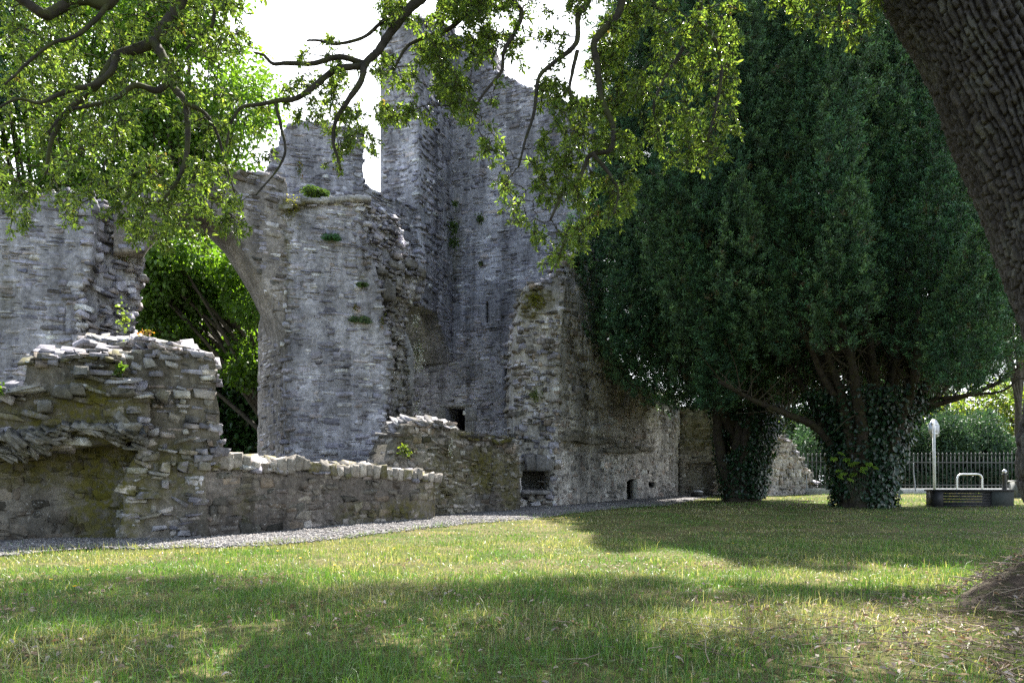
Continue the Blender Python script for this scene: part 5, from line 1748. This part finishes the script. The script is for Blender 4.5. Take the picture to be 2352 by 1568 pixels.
PG = ([(0.070, 0.16, 0.028), (0.090, 0.19, 0.040), (0.055, 0.13, 0.026), (0.125, 0.20, 0.05)], [(0.30, 0.28, 0.16), (0.20, 0.21, 0.09), (0.40, 0.37, 0.25), (0.11, 0.16, 0.04), (0.13, 0.19, 0.045)])


def scatter(d0, d1, dens, margin=1.6):
    area = (d1 - d0) * ((d0 + d1) * 0.692 + 2 * margin)
    n = int(area * dens)
    y = d0 + (d1 - d0) * rng.random(n)
    x = (rng.random(n) * 2 - 1) * (0.692 * d1 + margin)
    k = np.abs(x) < 0.692 * y + margin
    return x[k], y[k]


g = Geo()
for (d0, d1, dens, h0, h1, w0) in ((2.6, 5.2, 3800, 0.03, 0.11, 0.0042), (5.2, 8.0, 2400, 0.03, 0.10, 0.005), (8.0, 12.0, 1200, 0.025, 0.08, 0.007), (12, 20, 380, 0.025, 0.06, 0.012), (20, 34, 110, 0.03, 0.07, 0.022)):
    x, y = scatter(d0, d1, dens)
    ht = n2(x, y, 1.4, 121, 2)
    bare = np.exp(-((x - 2.5) / 1.0) ** 2 - ((y - 4.1) / 0.75) ** 2) * 0.8 + np.exp(-((x - 3.9) / 0.75) ** 2 - ((y - 5.2) / 0.8) ** 2) * 0.95 + 0.55 * sstep(0.56, 0.68, n2(x, y, 1.7, 131, 3)) * (y < 9)
    k = rng.random(len(x)) > bare
    x, y, ht = x[k], y[k], ht[k]
    h = (h0 + (h1 - h0) * rng.random(len(x)) ** 1.6) * (0.55 + 0.9 * ht)
    blades(g, x, y, h, w0 * (0.7 + 0.6 * rng.random(len(x))), PG, 0.2)
# taller wisps
x, y = scatter(2.8, 12, 170)
k = n2(x, y, 1.6, 141, 2) > 0.54
x, y = x[k], y[k]
blades(g, x, y, 0.09 + 0.10 * rng.random(len(x)), 0.005 + 0 * x, PG, 0.2, 0.45)
for q in range(150):
    e_ = ed[rng.integers(20, 150)] + dirn * ((0.05 + 0.25 * rng.random() ** 2) if q > 24 else rng.random() * 1.6)
    m_ = 16 if q > 24 else 9
    blades(g, e_[0] + rng.normal(0, 0.07, m_), e_[1] + rng.normal(0, 0.07, m_), 0.04 + 0.10 * rng.random(m_), 0.008 + 0 * rng.random(m_), PG, 0.2, 0.6, True)
tag(g.build('grass', M['grass']), 'short mown grass with dry straw patches and a band paled as if sunlit, covering the lawn', 'grass', kind='stuff')

# clover and other low broad leaves in the turf
g = Geo()
x, y = scatter(2.8, 17, 150)
k = (n2(x, y, 0.7, 151, 3) > 0.5)
x, y = x[k], y[k]
z = G(x, y)
k = on_lawn(x, y, z, 1.0)
x, y, z = x[k], y[k], z[k]
n = len(x)
P_ = np.stack([x, y, z + 0.015 + 0.03 * rng.random(n)], 1)
for q in range(3):
    a = rng.random(n) * 0.5 + q * 2.094
    D_ = np.stack([np.cos(a), np.sin(a), 0.15 + 0.2 * rng.random(n)], 1)
    s = 0.012 + 0.012 * rng.random(n)
    add_leaves(g, P_, D_, s, s * 0.9, rnd_cols(n, [(0.055, 0.11, 0.025), (0.07, 0.13, 0.03), (0.05, 0.10, 0.03), (0.10, 0.14, 0.03)], 0.18), 0.06, 0.1, np.tile([0.0, 0, 1.0], (n, 1)))
tag(g.build('clover', M['grass']), 'low clover and broad-leaved weeds spread through the grass', 'ground cover', kind='stuff')

# fallen leaves
g = Geo()
x, y = scatter(2.6, 9, 300)
den = 0.03 + 1.0 * np.exp(-((x - 2.5) / 1.1) ** 2 - ((y - 4.1) / 0.9) ** 2) + 0.9 * np.exp(-((x - 3.9) / 0.9) ** 2 - ((y - 5.2) / 0.9) ** 2) + 0.30 * (n2(x, y, 1.7, 131, 3) > 0.56) + 0.16 * np.exp(-((x + 3) / 1.8) ** 2 - ((y - 3.6) / 0.6) ** 2)
k = rng.random(len(x)) < den
x, y = x[k], y[k]
n = len(x)
P_ = np.stack([x, y, G(x, y) + 0.012 + 0.035 * rng.random(n) + 0.13 * np.clip(1 - ((x - 3.98) / 0.98) ** 2 - ((y - 5.25) / 1.05) ** 2, 0, 1)], 1)
D_ = rng.normal(0, 1, (n, 3)) * [1, 1, 0.25]
s = 0.022 + 0.03 * rng.random(n)
add_leaves(g, P_, D_, s, s * 0.5, rnd_cols(n, [(0.30, 0.23, 0.18), (0.34, 0.28, 0.23), (0.20, 0.14, 0.10), (0.25, 0.18, 0.12), (0.40, 0.34, 0.30)], 0.18), 0.22, 0.3, rng.normal(0, 0.5, (n, 3)) + [0, 0, 1.0])
tag(g.build('fallen_leaves', M['litter']), 'dry fallen oak leaves scattered thickest beside the oak root', 'leaf litter', kind='stuff')
# dead twigs and straw on the mound at the oak's foot
g = Geo()
for q in range(900):
    x_, y_ = (3.75 + rng.normal(0, 0.5), 5.0 + rng.normal(0, 0.5)) if q % 3 else (2.6 + rng.normal(0, 0.8), 4.2 + rng.normal(0, 0.6))
    p = np.array([x_, y_, g1(x_, y_) + 0.02 + 0.03 * rng.random() + 0.12 * max(0.0, 1 - ((x_ - 3.98) / 0.98) ** 2 - ((y_ - 5.25) / 1.05) ** 2)])
    a = rng.random() * 6.28
    e = np.array([math.cos(a), math.sin(a), 0.25 * rng.random()]) * (0.08 + 0.22 * rng.random())
    g.tube(np.array([p - e / 2, p + rng.normal(0, 0.012, 3), p + e / 2]), [0.0035, 0.003, 0.002], 4, rnd_cols(1, [(0.2, 0.15, 0.11), (0.12, 0.09, 0.07), (0.3, 0.24, 0.18)])[0], cap=False)
tag(g.build('twig_litter', M['litter']), 'tangle of dead twigs and straw on the mound by the oak root', 'twigs', kind='stuff')

# buttercups
first = None
spots = [(1290, 1196), (1303, 1198), (1321, 1199), (1335, 1197), (1272, 1203), (1350, 1206), (1236, 1245), (1260, 1272), (1430, 1238), (1690, 1262), (2040, 1196), (2085, 1215), (1780, 1196), (1905, 1208), (455, 1288), (520, 1312), (340, 1296), (210, 1330), (640, 1282), (690, 1300), (115, 1355), (850, 1262), (905, 1275), (560, 1330), (770, 1318), (1010, 1290), (2105, 1218), (1720, 1230), (1400, 1288), (180, 1372)]
for (vx, vy) in spots:
    p = gp(vx + rng.normal(0, 4), vy)
    if first is None:
        g = Geo()
        q0 = np.array([0, 0, 0.0])
        g.tube(np.array([[0, 0, 0], [0.004, 0, 0.05], [0.0, 0, 0.09]]), 0.002, 4, (0.08, 0.12, 0.03), cap=False)
        a = np.arange(5) / 5 * 6.283
        add_leaves(g, np.tile([0, 0, 0.09], (5, 1)), np.stack([np.cos(a), np.sin(a), 0.5 + 0 * a], 1), 0.022, 0.022, np.tile([0.75, 0.5, 0.02], (5, 1)), 0.05, 0.0, np.tile([0, 0, 1.0], (5, 1)))
        first = g.build('buttercup', M['petal'])
        o = first
    else:
        o = first.copy()
        COL.objects.link(o)
    o.location = p
    o.rotation_euler = (0, 0, rng.random() * 6)
    tag(o, 'tiny yellow buttercup dotted in the lawn', 'flower', 'buttercups in the lawn')

# ------------------------------------------------------------------ light, sky, camera
sun = bpy.data.lights.new('sun', 'SUN')
sun.energy = 5.0
sun.angle = math.radians(0.55)
sun.color = (1.0, 0.95, 0.86)
so = bpy.data.objects.new('sun', sun)
COL.objects.link(so)
so.rotation_euler = Vector(SUN).to_track_quat('Z', 'Y').to_euler()

w = bpy.data.worlds.new('World')
sc.world = w
w.use_nodes = True
nt = w.node_tree
nt.nodes.clear()
out = nt.nodes.new('ShaderNodeOutputWorld')
bg = nt.nodes.new('ShaderNodeBackground')
sky = nt.nodes.new('ShaderNodeTexSky')
sky.sky_type = 'NISHITA'
sky.sun_disc = False
sky.sun_elevation = EL
sky.sun_rotation = AZ
sky.dust_density = 0.6
# thin bright cloud over the sky
tc = nt.nodes.new('ShaderNodeTexCoord')
cl_ = noise_node(nt, 1.6, 5, 0.6, tc.outputs['Generated'])
sx = nt.nodes.new('ShaderNodeSeparateXYZ')
nt.links.new(tc.outputs['Generated'], sx.inputs[0])
ad = nd(nt, 'ShaderNodeMath', operation='MULTIPLY_ADD')
nt.links.new(sx.outputs[1], ad.inputs[0])
ad.inputs[1].default_value = 0.16
nt.links.new(cl_, ad.inputs[2])
cm = ramp(nt, ad.outputs[0], 0.40, 0.62, 0.1, 1.0)
bg.inputs['Strength'].default_value = 0.075
nt.links.new(mix(nt, cm, sky.outputs[0], (9.5, 9.9, 10.4)), bg.inputs['Color'])
nt.links.new(bg.outputs[0], out.inputs[0])

cam = bpy.data.cameras.new('camera')
cam.sensor_width = 36
cam.lens = 36 * 1700 / 2352
cam.shift_y = (1120 - 784) / 2352
cam.clip_end = 2000
co = bpy.data.objects.new('camera', cam)
COL.objects.link(co)
co.location = (0, 0, H)
co.rotation_euler = (math.radians(90), 0, 0)
sc.camera = co

sc.view_settings.view_transform = 'Standard'
sc.view_settings.look = 'None'
sc.view_settings.exposure = 2.15
sc.cycles.use_denoising = False
sc.cycles.max_bounces = 7
sc.cycles.transmission_bounces = 6
sc.cycles.diffuse_bounces = 4
sc.cycles.sample_clamp_indirect = 2.5
sc.cycles.use_adaptive_sampling = False
